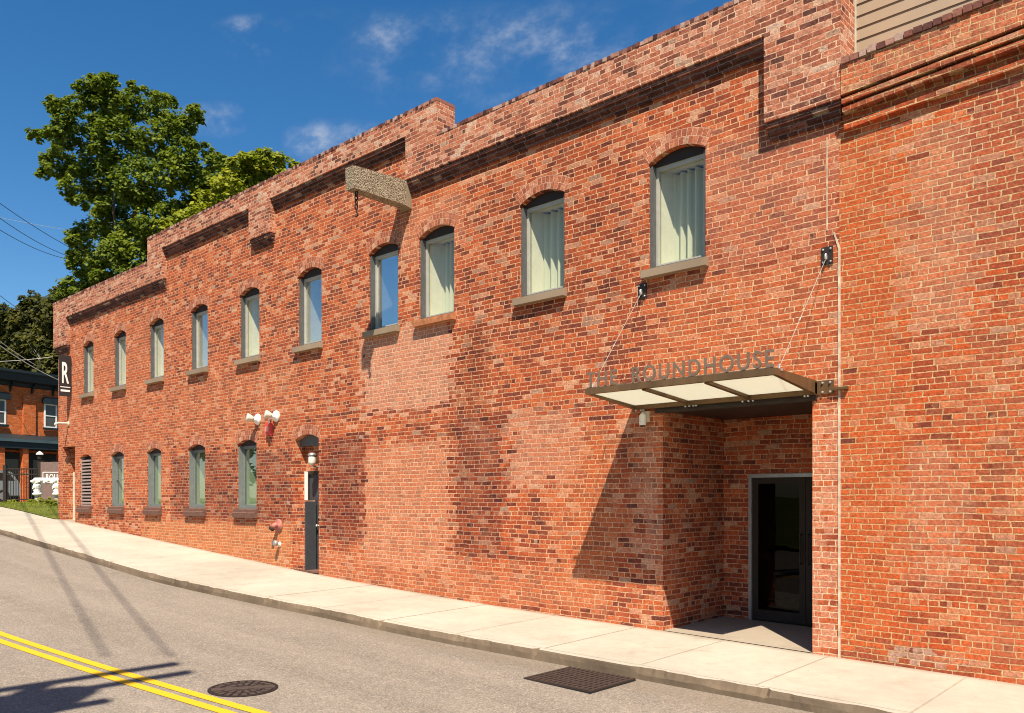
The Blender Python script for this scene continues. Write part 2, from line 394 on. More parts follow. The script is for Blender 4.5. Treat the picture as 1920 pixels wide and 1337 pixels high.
M_STEELD = plain('dark_steel', (.04, .028, .022), .5, .3, var=.2)
M_BOLT = plain('galvanised_steel', (.62, .6, .56), .35, .7)
M_ROD = plain('dull_rod_steel', (.34, .31, .27), .75)
M_IRON = plain('cast_iron', (.022, .014, .011), .75, .3, var=.35, scale=25., bump=.006)
M_BLACK = plain('black_paint', (.024, .015, .009), .75, var=.2)
M_DOOR = plain('charcoal_door_paint', (.042, .045, .05), .62, var=.15)
M_WHITE = plain('white_paint', (.76, .74, .69), .5, var=.06)
M_OFFW = plain('aged_white_paint', (.62, .57, .45), .6, var=.2, scale=5.)
M_RED = plain('red_plastic', (.62, .06, .045), .4, var=.1)
M_RUST = plain('faded_red_iron', (.34, .12, .09), .6, .1, var=.3, scale=20.)
M_GREY = plain('grey_metal', (.38, .37, .35), .45, .6, var=.15)
M_SLAT = plain('louver_slat', (.36, .27, .235), .55, .2, var=.15)
M_SIDING = plain('tan_clapboard', (.35, .25, .165), .6, var=.05, scale=3.)
M_TEAL = plain('dark_teal_paint', (.007, .016, .02), .6, var=.15)
M_TEALR = plain('teal_roof_edge', (.055, .09, .10), .5, var=.15)
M_ROOF = plain('flat_roof', (.10, .09, .08), .9)
M_WIRE = plain('cable_black', (.012, .012, .014), .5)
M_WIREW = plain('cable_pale', (.55, .53, .45), .5)
M_WOOD = plain('pole_wood', (.16, .11, .075), .9, var=.3, scale=10., streak=True)
M_SIGNBR = plain('brown_signboard', (.17, .11, .09), .6)
M_SIGNBK = plain('black_signboard', (.025, .022, .022), .45)
M_CHROME = plain('silver_car_paint', (.42, .42, .42), .25, .7, var=.03)
M_TYRE = plain('tyre_rubber', (.02, .02, .02), .8)

def aggregate():
    m, t = new_mat('exposed_aggregate')
    oc = t.n('ShaderNodeTexCoord').outputs['Object']
    v = t.n('ShaderNodeTexVoronoi', {'Vector': oc, 'Scale': 58.}, feature='F1')
    g = t.n('ShaderNodeSeparateColor', {0: v.outputs['Color']}).outputs[0]
    c = t.ramp(g, [(0., (.19, .14, .09)), (.35, (.30, .23, .15)), (.7, (.37, .295, .20)), (1., (.45, .375, .28))])
    c = t.mix(t.ss(v.outputs['Distance'], .45, .8), c, (.10, .07, .04))
    finish(t, c, .85, 0., t.m('SUBTRACT', 1., v.outputs['Distance']), .012, .9, .25); return m
M_AGG = aggregate()

def glass_mat(name, tint, boost=1.6, base=.045):
    m, t = new_mat(name)
    oc = t.n('ShaderNodeTexCoord').outputs['Object']
    nrm = t.n('ShaderNodeBump', {'Height': t.noise(oc, 1.1, 2.), 'Strength': .06, 'Distance': .05}).outputs[0]
    fc = t.n('ShaderNodeLayerWeight', {'Blend': .5}).outputs['Facing']
    k = t.m('MULTIPLY', t.m('ADD', base, t.m('MULTIPLY', t.m('POWER', fc, 4.2), .955)), boost, clamp=True)
    tr = t.n('ShaderNodeBsdfTransparent', {'Color': tint})
    gl = t.n('ShaderNodeBsdfGlossy', {'Color': (1, 1, 1), 'Roughness': .0, 'Normal': nrm})
    mx = t.n('ShaderNodeMixShader', {0: k, 1: tr.outputs[0], 2: gl.outputs[0]})
    t.n('ShaderNodeOutputMaterial', {'Surface': mx.outputs[0]}); return m
M_GLASS = glass_mat('window_glass', (.93, .97, .92))
M_GLASSB = glass_mat('coated_window_glass', (.9, .95, .93), 1.2, .34)
M_GLASSC = glass_mat('blue_coated_window_glass', (.85, .92, .95), 1.2, .5)
M_GLASSG = glass_mat('green_window_glass', (.60, .74, .66), 1.3, .2)
M_GLASSD = glass_mat('dark_door_glass', (.3, .24, .19), .25)
def frosted():
    m, t = new_mat('frosted_glass')
    d = t.n('ShaderNodeBsdfDiffuse', {'Color': (.74, .76, .70)}); tr = t.n('ShaderNodeBsdfTranslucent', {'Color': (.77, .77, .69)})
    mx = t.n('ShaderNodeMixShader', {0: .62, 1: d.outputs[0], 2: tr.outputs[0]})
    t.n('ShaderNodeOutputMaterial', {'Surface': mx.outputs[0]}); return m
M_FROST = frosted()
def cloth(name, col):
    m, t = new_mat(name)
    d = t.n('ShaderNodeBsdfDiffuse', {'Color': col}); tr = t.n('ShaderNodeBsdfTranslucent', {'Color': col})
    mx = t.n('ShaderNodeMixShader', {0: .2, 1: d.outputs[0], 2: tr.outputs[0]})
    t.n('ShaderNodeOutputMaterial', {'Surface': mx.outputs[0]}); return m
M_CURT = cloth('curtain_cloth', (.68, .67, .52))
M_CURTG = cloth('pale_green_curtain_cloth', (.36, .40, .34))

# ------------------------------------------------------------------ ground
GX = np.array([-400, -60, -46, -40, -36, -33.2, -28.9, -27.6, -21.5, -16.7, -14.3, -11, -8.5, -6.2, -4, -2, 5, 60, 400.])
GZ = np.array([1.7, 1.7, 1.7, 1.7, 1.66, 1.54, 1.25, 1.18, .81, .52, .38, .24, .17, .13, .085, .05, -.06, -.8, -1.])
_d = np.diff(GZ)/np.diff(GX); _m = np.zeros(len(GX))
for i in range(1, len(GX)-1):
    if _d[i-1]*_d[i] > 0: _m[i] = 2*_d[i-1]*_d[i]/(_d[i-1]+_d[i])
def g(x):
    i = int(np.clip(np.searchsorted(GX, x)-1, 0, len(GX)-2)); h = GX[i+1]-GX[i]; t = (x-GX[i])/h
    return float(GZ[i]*(2*t**3-3*t**2+1)+h*_m[i]*(t**3-2*t**2+t)+GZ[i+1]*(-2*t**3+3*t**2)+h*_m[i+1]*(t**3-t**2))
CYX = [-400, -60, -36, -25.5, -16, -11, -8, -3.5, 5, 60, 400]
CYY = [-2.5, -2.5, -2.5, -2.5, -2.62, -2.24, -2.2, -2.0, -1.8, -1.8, -1.8]
def cy(x): return float(np.interp(x, CYX, CYY))
xs = sorted(set([-400, -200, -120, -90, -70] + [round(v, 2) for v in np.arange(-60, -30, 1.)] + [round(v, 3) for v in np.arange(-30, 8, .25)] + [12, 20, 40, 100, 400]))
def sheet(name, mat, ylo, yhi, dz0, dz1, xr, ny=1):
    b = MB(); xx = [x for x in xs if xr[0] <= x <= xr[1]]
    for a, c in zip(xx, xx[1:]):
        for k in range(ny):
            f0, f1 = k/ny, (k+1)/ny
            P = lambda x, f: (x, ylo(x)+(yhi(x)-ylo(x))*f, g(x)+dz0+(dz1-dz0)*f)
            b.poly([P(a, f0), P(c, f0), P(c, f1), P(a, f1)])
    return tag(b.build(name, mat), kind='structure')
sheet('ground', M_GRASS, lambda x: -500., lambda x: 500., -.5, -.5, (-400, 400))
sheet('road', M_ROAD, lambda x: -13.5, lambda x: cy(x)+.02, -.16, -.165, (-400, 400))
sheet('sidewalk', M_WALK, lambda x: cy(x)+.13, lambda x: .6, -.035, 0., (-36, 100), 3)
sheet('lawn', M_GRASS, lambda x: -.15, lambda x: 60., .012, .0, (-41, -28.75))
sheet('parking_lot', M_ROAD, lambda x: -1.5, lambda x: 60., -.03, -.03, (-70, -36))
sheet('far_verge', M_GRASS, lambda x: -60., lambda x: -13.5, -.03, -.03, (-400, 400))
# sidewalk joints: narrow grooves shown as dark sheets a few mm above the slab
b = MB()
jx = [-2.38, -3.85, -5.2, -6.55, -8.02, -9.5, -11., -12.5, -14., -15.5, -17, -18.5, -20, -21.5, -23, -24.5, -26, -27.5, -29, -30.5, -.9, .6]
for x in jx:
    w = .004 if x in (-5.2, -8.02, -11., -14.) or x < -15 else .009
    for k in range(4):
        y0 = cy(x)+.14 + (-.02-cy(x)-.14)*k/4; y1 = cy(x)+.14 + (-.02-cy(x)-.14)*(k+1)/4
        zz = lambda y: g(x)-.035+.035*(y-cy(x)-.13)/(.6-cy(x)-.13)+.003
        b.poly([(x-w, y0, zz(y0)), (x+w, y0, zz(y0)), (x+w, y1, zz(y1)), (x-w, y1, zz(y1))])
tag(b.build('sidewalk_joint', plain('joint_dirt', (.31, .26, .195), .9)), kind='structure')
# curb with a broken, eroded edge
b = MB(); b2 = MB(); prev = None; cx_ = list(np.arange(-60, 12, .05))
e1 = np.convolve(rng.normal(0, 1, len(cx_)+12), np.ones(4)/4, 'same'); e2 = np.convolve(rng.normal(0, 1, len(cx_)+12), np.ones(30)/8, 'same')
for i, x in enumerate(cx_):
    y = cy(x); z = g(x)-.035
    er = min(.10, max(0, e1[i]*.034+e2[i]*.036+.008))
    if abs((x+9.52) % 2.9) < .05: er = .09
    pr = [(x, y+.145, z-.002), (x, y+.02+er, z-.003), (x, y+.012+er*.55, z-.018-er*.45), (x, y+.002+.006*e1[i], z-.06-er*.3), (x, y-.012+.007*e2[i], z-.155)]
    if prev:
        b2.poly([prev[0], pr[0], pr[1], prev[1]])
        for k in range(1, 4): b.poly([prev[k], pr[k], pr[k+1], prev[k+1]])
    prev = pr
tag(b.build('curb', M_CURB), kind='structure'); tag(b2.build('curb_top', M_WALK), kind='structure')
# double yellow centre line
def yl(off):
    b = MB(); pts = [(-45, -7.5), (-30, -6.95), (-20, -6.55), (-12.4, -6.2), (-6.9, -5.69), (-2, -5.15), (6, -4.2), (30, -1.5)]
    xx = [x for x in xs if -45 <= x <= 12]
    yy = lambda x: float(np.interp(x, [p[0] for p in pts], [p[1] for p in pts]))
    for a, c in zip(xx, xx[1:]):
        b.poly([(a, yy(a)-off-.11, g(a)-.157), (c, yy(c)-off-.11, g(c)-.157), (c, yy(c)-off, g(c)-.157), (a, yy(a)-off, g(a)-.157)])
    return tag(b.build('center_line', M_YEL), kind='structure')
yl(-.02); yl(.17)

# ------------------------------------------------------------------ the long brick building
BLD = thing('brick_building', 'long two storey red brick building with arched windows and stepped corbelled parapet', 'building', (-14, 6, .4), world_parts=True)
UP = [(-26.81, -26.0), (-24.49, -23.68), (-22.17, -21.32), (-19.81, -18.95), (-17.44, -16.58), (-15.05, -14.19), (-12.64, -11.77), (-11.19, -10.28), (-8.77, -7.86), (-6.36, -5.48)]
LO = [(-27.06, -26.18), (-24.71, -23.82), (-22.32, -21.47), (-19.97, -19.08), (-17.55, -16.70)]
UZ = (5.09, 6.56, .125); LZ = (1.68, 3.15, .10)
OPEN = [(a, c, *UZ) for a, c in UP] + [(a, c, *LZ) for a, c in LO]
OPEN += [(-15.15, -14.29, .1, 3.15, .10), (-28.5, -27.47, .9, 3.55, 0.), (-6.13, -4.05, -.2, 3.12, 0.)]
def arch(o, x):
    x0, x1, zb, zs, r = o
    if r == 0: return zs
    t = (x-x0)/(x1-x0)*2-1
    return zs + r*(1-t*t)
X_L, X_R = -28.9, -3.73
brk = sorted(set([X_L, X_R] + [o[0] for o in OPEN] + [o[1] for o in OPEN] + [round(o[0]+(o[1]-o[0])*k/12, 4) for o in OPEN if o[4] for k in range(13)] + [round(v, 3) for v in np.arange(-28.5, -3.8, .5)]))
PTOP = 8.9
def pb(x):      # bottom of the projecting parapet layer
    for a, c, z in SEG:
        if a <= x < c: return z
    return SEG[-1][2]
SEG = [(-28.94, -27.85, 6.74), (-27.85, -21.13, 7.60), (-21.13, -16.80, 8.39), (-16.80, -15.92, 7.68), (-15.92, -11.40, 8.40), (-11.40, -4.60, 7.62), (-4.60, -3.66, 6.55)]
TOPS = [(-28.94, -21.98, 8.14), (-21.98, -10.57, 8.77), (-10.57, -3.66, 8.16)]
def ptop(x):
    for a, c, z in TOPS:
        if x < c: return z
    return TOPS[-1][2]
wall = MB()
for a, c in zip(brk, brk[1:]):
    if c-a < 1e-4: continue
    mid = (a+c)/2
    os_ = sorted([o for o in OPEN if o[0] < mid < o[1]], key=lambda o: o[2])
    zl = (-.6, -.6)
    tz = ptop(mid)-.05
    for o in os_:
        if o[2] > -.1: wall.poly([(a, 0, zl[0]), (c, 0, zl[1]), (c, 0, o[2]), (a, 0, o[2])])
        zl = (arch(o, a), arch(o, c))
    wall.poly([(a, 0, zl[0]), (c, 0, zl[1]), (c, 0, tz), (a, 0, tz)])
# reveals
def reveal(o, dep, n=12, sill=True):
    x0, x1, zb, zs, r = o
    wall.poly([(x0, 0, zb), (x0, 0, zs), (x0, dep, zs), (x0, dep, zb)])
    wall.poly([(x1, 0, zs), (x1, 0, zb), (x1, dep, zb), (x1, dep, zs)])
    if sill: wall.poly([(x0, 0, zb), (x0, dep, zb), (x1, dep, zb), (x1, 0, zb)])
    ks = range(n) if r else [0]; n = n if r else 1
    for k in ks:
        a = x0+(x1-x0)*k/n; c = x0+(x1-x0)*(k+1)/n
        wall.poly([(a, 0, arch(o, a)), (c, 0, arch(o, c)), (c, dep, arch(o, c)), (a, dep, arch(o, a))])
for o in OPEN[:15]: reveal(o, .5)
reveal(OPEN[15], .26); reveal(OPEN[16], .9)
# back of the door niche with the door opening, and the patched-in jamb flush with the face
NX0, NX1 = -15.15, -14.29
wall.poly([(NX0, .26, 2.5), (NX1, .26, 2.5), (NX1, .26, 3.3), (NX0, .26, 3.3)])
wall.box(NX0, -14.80, .003, .255, .1, 1.88)
# far-left doorway back
wall.poly([(-28.5, .9, .9), (-27.47, .9, .9), (-27.47, .9, 3.55), (-28.5, .9, 3.55)])
# entrance recess
RX0, RX1, RY, RZ = -6.13, -4.05, 1.70, 3.12
porch = MB()
porch.poly([(RX0, 0, -.2), (RX0, 0, RZ), (RX0, RY, RZ), (RX0, RY, -.2)])
porch.poly([(RX1, 0, RZ), (RX1, 0, -.2), (RX1, RY, -.2), (RX1, RY, RZ)])
DX0, DX1, DZ = -5.72, -4.12, 2.285
for a, c, z0, z1 in ((RX0, DX0, -.2, RZ), (DX1, RX1, -.2, RZ), (DX0, DX1, DZ, RZ)):
    porch.poly([(a, RY, z0), (c, RY, z0), (c, RY, z1), (a, RY, z1)])
# left end, back
wall.poly([(X_L, 0, -.6), (X_L, 0, 8.1), (X_L, 14, 8.1), (X_L, 14, -.6)])
wall.poly([(X_L, 14, -.6), (X_L, 14, 8.1), (X_R, 14, 8.1), (X_R, 14, -.6)])
part(wall, 'wall', M_BR, BLD); part(porch, 'porch_wall', M_REC, BLD)
# projecting parapet, piers and their corbel steps
pp = MB(); PY0, PY1 = -.14, .29
cuts = sorted(set([s[0] for s in SEG] + [s[1] for s in SEG] + [t_[0] for t_ in TOPS] + [t_[1] for t_ in TOPS]))
for a, c in zip(cuts, cuts[1:]):
    z0, z1 = pb((a+c)/2), ptop((a+c)/2)
    pp.poly([(a, PY0, z0), (c, PY0, z0), (c, PY0, z1), (a, PY0, z1)])
    pp.poly([(a, PY0, z0), (a, 0, z0), (c, 0, z0), (c, PY0, z0)])
    pp.poly([(a, PY1, 7.0), (a, PY1, z1), (c, PY1, z1), (c, PY1, 7.0)])
    pp.poly([(a, PY0, z1), (c, PY0, z1), (c, PY1, z1), (a, PY1, z1)])
for x in cuts:      # side faces where the layer steps
    l0, l1 = (pb(x-.01), ptop(x-.01)) if x > cuts[0] else (9, 9); r0, r1 = (pb(x+.001), ptop(x+.001)) if x < cuts[-1] else (9, 9)
    if x == cuts[0]: pp.poly([(x, PY0, r0), (x, PY1, r0), (x, PY1, r1), (x, PY0, r1)]); continue
    if x == cuts[-1]: pp.poly([(x, PY0, l0), (x, PY1, l0), (x, PY1, l1), (x, PY0, l1)]); continue
    if abs(l0-r0) > .01:
        z0, z1 = min(l0, r0), max(l0, r0); pp.poly([(x, PY0, z0), (x, .0, z0), (x, .0, z1), (x, PY0, z1)])
    if abs(l1-r1) > .01:
        z0, z1 = min(l1, r1), max(l1, r1); pp.poly([(x, PY0, z0), (x, PY1, z0), (x, PY1, z1), (x, PY0, z1)])
part(pp, 'parapet', M_PAR, BLD)
cb = MB()
for k, (a, c, z) in enumerate(SEG):
    pier = k in (0, 3, 6)
    for i in range(3):
        o = .112-.036*i; zt = z-.0705*i; ins = .012*(i+1)
        x0, x1 = (a+ins*(1 if pier else -0), c-ins*(1 if pier else 0))
        if not pier: x0, x1 = a+.005, c-.005
        cb.box(x0, x1, -o, .004, zt-.0705, zt-.001*(i == 0))
part(cb, 'corbel_course', M_SHADE, BLD)
# coping: header bricks on edge along the parapet
for a, c, z in TOPS:
    x = a; cp = MB()
    while x < c-.05:
        w = .062; h = .055+rng.uniform(-.004, .012); o = rng.uniform(-.006, .008)
        cp.box(x+.004, x+w, PY0-.008+o, PY1, z+.004, z+h)
        x += .0705
    part(cp, 'coping', M_COP, BLD)
for a, c, z in TOPS: b = MB(); b.box(a+.01, c-.01, PY0+.006, PY1-.01, z+.001, z+.044); part(b, 'coping_mortar', M_MORTAR, BLD)
b = MB(); b.poly([(X_L, .28, 7.0), (X_R, .28, 7.0), (X_R, 14, 7.0), (X_L, 14, 7.0)])
part(b, 'roof', M_ROOF, BLD)
b = MB(); b.poly([(RX0, 0, RZ), (RX1, 0, RZ), (RX1, RY, RZ), (RX0, RY, RZ)]); part(b, 'porch_ceiling', M_STEELD, BLD)
b = MB(); b.poly([(RX0, .0, g(-6.1)+.001), (RX1, .0, g(-4.1)+.001), (RX1, RY, g(-4.1)+.022), (RX0, RY, g(-5.5)+.025)]); part(b, 'porch_floor', M_WALK, BLD)
b = MB(); b.box(RX0-.12, RX1+.06, -.02, .10, 3.10, 3.17); part(b, 'entrance_lintel', M_STEELD, BLD)

# windows -------------------------------------------------------------
ORD = ['first', 'second', 'third', 'fourth', 'fifth', 'sixth', 'seventh', 'eighth', 'ninth', 'tenth']
def window(o, kind, k):
    x0, x1, zb, zs, r = o; w = x1-x0; up = kind == 'up'
    fm = M_FRAME if up else M_FRAMEL
    # casing: jamb boards, head board closing the arch, bottom rail
    b = MB(); hz = zs-.03
    b.box(x0+.002, x0+.045, .03, .2, zb, hz); b.box(x1-.045, x1-.002, .03, .2, zb, hz)
    b.box(x0+.045, x1-.045, .06, .2, zb, zb+.05)
    root = part(b, 'window', fm, BLD)
    def sub(mb, name, mat, smooth=False): return mb.build(name, mat, root, smooth)
    h = MB(); n = 10
    for i in range(n):
        a = x0+w*i/n; c = x0+w*(i+1)/n
        h.poly([(a, .10, hz), (c, .10, hz), (c, .10, arch(o, c)), (a, .10, arch(o, a))])
    h.poly([(x0, .10, hz), (x0, .2, hz), (x1, .2, hz), (x1, .10, hz)])
    sub(h, 'head_panel', M_HEAD)
    s = MB(); a, c = x0+.045, x1-.045
    for p in ((a, a+.035, zb+.05, hz), (c-.035, c, zb+.05, hz), (a+.035, c-.035, zb+.05, zb+.09), (a+.035, c-.035, hz-.06, hz)):
        s.box(p[0], p[1], .12, .185, p[2], p[3])
    if not up: s.box(a+.035, c-.035, .13, .18, zb+.75, zb+.775) if k in (1,) else None
    sub(s, 'sash', M_SASH if up else M_FRAMEL)
    p = MB(); p.poly([(a+.03, .155, zb+.07), (c-.03, .155, zb+.07), (c-.03, .155, hz-.03), (a+.03, .155, hz-.03)])
    sub(p, 'pane', (M_GLASSC if k == 6 else M_GLASSB if k in (3, 5) else M_GLASS) if up else M_GLASSG)
    # sill
    s = MB()
    if up:
        s.prism([(-.10, zb-.115), (-.105, zb-.012), (-.08, zb-.004), (.12, zb+.012), (.12, zb-.115)], 'x', x0-.07, x1+.05)
        mat = M_SILLR if k == 7 else M_SILL
    else:
        s.prism([(-.085, zb-.2), (-.095, zb-.09), (-.07, zb-.075), (-.07, zb-.01), (.12, zb+.012), (.12, zb-.2)], 'x', x0-.07, x1+.05)
        mat = M_SILLD
    sub(s, 'sill', mat)
    # inner lining, splayed on the left
    l = MB(); dk = .5
    l.poly([(x0+.08, .19, zb), (x0+.16, dk, zb), (x0+.16, dk, hz), (x0+.08, .19, hz)])
    l.poly([(x1-.08, .19, zb), (x1-.02, dk, zb), (x1-.02, dk, hz), (x1-.08, .19, hz)])
    l.poly([(x0+.05, .19, zb+.06), (x1-.05, .19, zb+.06), (x1, dk, zb+.06), (x0, dk, zb+.06)])
    l.poly([(x0+.05, .19, hz), (x1-.05, .19, hz), (x1, dk, hz), (x0, dk, hz)])
    sub(l, 'lining', M_LINING)
    # rowlock arch ring, 3 mm proud
    rg = MB(); n = 14; hr = .21 if not (up and k > 6) else .215; x = x0-.10; seg = (w+.2)/n
    R0 = ((w/2)**2+r**2)/(2*r)+.0; cz = zs+r-R0; cxx = (x0+x1)/2; am = math.asin((w/2+.004)/R0)
    for i in range(n):
        t0 = -am+2*am*i/n; t1 = -am+2*am*(i+1)/n
        P = lambda t, rr: (cxx+rr*math.sin(t), -.003, cz+rr*math.cos(t))
        rg.poly([P(t0, R0+.002), P(t1, R0+.002), P(t1, R0+hr), P(t0, R0+hr)], [(R0*t0, 0), (R0*t1, 0), (R0*t1, hr), (R0*t0, hr)])
    sub(rg, 'brick_arch', M_ARCH)
    return root
def louver(o):
    x0, x1, zb, zs, r = o
    b = MB(); b.box(x0, x0+.04, .03, .14, zb, zs); b.box(x1-.04, x1, .03, .14, zb, zs); b.box(x0+.04, x1-.04, .03, .14, zb, zb+.04)
    root = part(b, 'louver_vent', M_SLAT, BLD)
    s = MB(); n = 14
    for i in range(n):
        z = zb+.06+(zs-zb-.08)*i/n
        s.hexa([(x0+.04, .03, z), (x1-.04, .03, z), (x0+.04, .13, z+.065), (x1-.04, .13, z+.065), (x0+.04, .03, z+.042), (x1-.04, .03, z+.042), (x0+.04, .13, z+.075), (x1-.04, .13, z+.075)])
    s.build('slats', M_SLAT, root)
    d = MB(); d.poly([(x0, .16, zb), (x1, .16, zb), (x1, .16, zs+r), (x0, .16, zs+r)]); d.build('backing', M_DARK, root)
    s = MB(); s.prism([(-.085, zb-.2), (-.095, zb-.09), (-.07, zb-.075), (-.07, zb-.01), (.12, zb+.012), (.12, zb-.2)], 'x', x0-.07, x1+.05); s.build('sill', M_SILLD, root)
for k, (a, c) in enumerate(UP): window((a, c, *UZ), 'up', k)
louver((*LO[0], *LZ))
for k, (a, c) in enumerate(LO[1:], 1): window((a, c, *LZ), 'lo', k)
# curtains: each hangs inside its own window
def curtain(o, label, folds, depth, mat, y=.44):
    x0, x1, zb, zs, r = o; b = MB(); n = 72; zt = zs-.06
    prev = None; ph = random.random()*6
    for i in range(n+1):
        f = i/n; x = x0+.02+(x1-x0-.03)*f
        s = math.sin(f*folds*2*math.pi+ph+.5*math.sin(f*9+ph)); s = math.copysign(abs(s)**.75, s)
        yy = y-depth*s*min(1, f*6)+.015*math.sin(f*37+ph)
        cur = [(x, yy+.0, zb+.07), (x, yy*1.0, zt)]
        if prev: b.poly([prev[0], cur[0], cur[1], prev[1]])
        prev = cur
    return tag(b.build('curtain', mat, smooth=True), label, 'curtain', 'curtains behind the windows')
CL = ['plain pale curtain behind the upper window nearest the blade sign', 'plain pale curtain in upper window above the narrow green-grey lower window beside the louver',
      'plain pale curtain in third upper window counted from the blade sign end', 'plain pale curtain in fourth upper window from the blade sign, sky reflected over it',
      'pale curtain in upper window just left of the two white wall lamps', 'pale curtain in upper window above the charcoal door, blue sky reflected over it',
      'pale curtain in the upper window left of the stone beam, blue sky reflected over it', 'cream pleated curtain in upper window with the orange sill right of stone beam',
      'cream pleated curtain in upper window standing alone between beam and canopy rods', 'cream pleated curtain in the largest upper window, above the canopy']
for k, (a, c) in enumerate(UP):
    curtain((a, c, *UZ), CL[k], 6.5 if k > 6 else 3., .04 if k > 6 else .008, M_CURT)
CL2 = ['sheer greenish curtain in the lower window next to the louver vent', 'sheer greenish curtain in second lower window from the louver vent',
       'sheer greenish curtain in the middle of the lower windows, second from the niche door', 'sheer greenish curtain in lower window beneath the white wall lamps']
for k, (a, c) in enumerate(LO[1:]): curtain((a, c, *LZ), CL2[k], 3.5, .02, M_CURTG, .46)
# dark rooms behind
b = MB(); b.box(X_L+.3, RX0-.1, .62, 9., 1.0, 4.2); b.box(X_L+.3, X_R-.2, .62, 9., 4.4, 6.95); part(b, 'room', M_DARK, BLD)

# doors ---------------------------------------------------------------
b = MB(); b.box(-15.22, -14.20, .30, .34, .1, 2.5); dr = part(b, 'side_door', M_DOOR, BLD)
b = MB(); b.box(-15.15, -15.07, .262, .30, .1, 2.5); b.box(-14.36, -14.29, .262, .30, .1, 2.5); b.box(-15.07, -14.36, .262, .30, 2.43, 2.5); b.build('door_frame', M_BLACK, dr)
b = MB(); b.box(-15.149, -15.07, .225, .259, 1.885, 2.49); b.build('white_jamb', M_WHITE, dr)
b = MB(); M_ = Matrix.Translation((-14.72, .30, 1.35)) @ Matrix.Rotation(R(90), 4, 'X')
b.lathe([(.026, 0), (.026, .012), (.012, .015), (.012, .04), (.028, .05), (.03, .065), (.018, .078)], M_, 14)
b.build('door_knob', M_BOLT, dr, True)
b = MB(); b.lathe([(.022, 0), (.022, .015), (.010, .02)], Matrix.Translation((-14.72, .30, 1.52)) @ Matrix.Rotation(R(90), 4, 'X'), 14); b.build('deadbolt', M_BOLT, dr, True)
b = MB(); b.box(-15.15, -14.29, -.03, .3, g(-14.6)+.0, g(-14.6)+.035); b.build('threshold', M_SILLD, dr)
b = MB(); b.box(-14.799, -14.77, .004, .262, .1, 1.86); b.build('door_casing', M_DOOR, dr)
h = MB()
for i in range(10):
    o = OPEN[15]; a = NX0+.86*i/10; c = NX0+.86*(i+1)/10
    h.poly([(a, .12, 3.07), (c, .12, 3.07), (c, .12, arch(o, c)), (a, .12, arch(o, a))])
h.box(NX0, NX1, .12, .2, 3.02, 3.069); h.build('head_panel', M_FRAME, dr)
rg = MB(); o = OPEN[15]; w = .86; r = .1; R0 = ((w/2)**2+r**2)/(2*r); cz = 3.15+r-R0; am = math.asin((w/2+.004)/R0)
for i in range(14):
    t0 = -am+2*am*i/14; t1 = -am+2*am*(i+1)/14
    P = lambda t, rr: ((NX0+NX1)/2+rr*math.sin(t), -.003, cz+rr*math.cos(t))
    rg.poly([P(t0, R0+.002), P(t1, R0+.002), P(t1, R0+.21), P(t0, R0+.21)], [(R0*t0, 0), (R0*t1, 0), (R0*t1, .21), (R0*t0, .21)])
rg.build('brick_arch', M_ARCH, dr)
# left-end door: white frame deep in its reveal
b = MB(); b.box(-28.45, -27.52, .84, .88, 1.1, 3.4); d2 = part(b, 'end_door', M_DOOR, BLD)
b = MB(); b.box(-28.495, -28.38, .3, .42, 1.0, 2.75); b.box(-27.6, -27.475, .74, .86, 1.1, 3.45); b.build('door_frame', M_OFFW, d2)
# glazed entrance door at the back of the porch
zf = g(-5.)+.03
b = MB()
for p in ((DX0, DX0+.05, zf, DZ), (DX1-.05, DX1, zf, DZ), (DX0+.05, DX1-.05, DZ-.05, DZ)): b.box(p[0], p[1], RY-.02, RY+.1, p[2], p[3])
ed = part(b, 'entrance_door', M_GREY, BLD)
b = MB(); mx_ = -4.86
for a, c in ((DX0+.05, mx_-.004), (mx_+.004, DX1-.05)):
    b.box(a, a+.09, RY+.01, RY+.06, zf+.01, DZ-.05); b.box(c-.09, c, RY+.01, RY+.06, zf+.01, DZ-.05)
    b.box(a+.09, c-.09, RY+.01, RY+.06, zf+.01, zf+.16); b.box(a+.09, c-.09, RY+.01, RY+.06, DZ-.14, DZ-.05)
b.build('door_leaf', M_BLACK, ed)
b = MB(); b.poly([(DX0+.1, RY+.035, zf+.1), (DX1-.1, RY+.035, zf+.1), (DX1-.1, RY+.035, DZ-.1), (DX0+.1, RY+.035, DZ-.1)]); b.build('pane', M_GLASSD, ed)
b = MB()
for x in (mx_-.055, mx_+.055): b.tube([(x, RY+.012, 1.0), (x, RY-.06, 1.0), (x, RY-.06, 1.42), (x, RY+.012, 1.42)], .011, 8)
b.build('pull_handle', M_STEELD, ed)
b = MB(); b.box(-6.6, -3.9, RY+2.5, RY+2.6, -.2, 3.1); b.box(-6.6, -6.5, RY+.1, RY+2.5, -.2, 3.1); b.box(-3.95, -3.85, RY+.1, RY+2.5, -.2, 3.1); b.box(-6.6, -3.85, RY+.11, RY+2.6, 3.1, 3.15)
part(b, 'lobby', plain('lobby_wall', (.12, .10, .08), .8), BLD)
b = MB(); b.poly([(-6.5, RY+.1, zf-.01), (-3.95, RY+.1, zf-.01), (-3.95, RY+2.5, zf-.01), (-6.5, RY+2.5, zf-.01)]); part(b, 'lobby_floor', M_FLOOR, BLD)
# mortar seam between the two buildings
b = MB(); b.box(-3.742, -3.715, -.008, .004, .05, 4.86); b.hexa([(-3.742, -.008, 4.86), (-3.715, -.008, 4.86), (-3.742, .004, 4.86), (-3.715, .004, 4.86), (-3.80, -.008, 5.06), (-3.785, -.008, 5.06), (-3.80, .004, 5.06), (-3.785, .004, 5.06)])
b.box(-3.88, -3.868, -.006, .004, 5.1, 6.2); part(b, 'mortar_seam', M_SEAM, BLD)

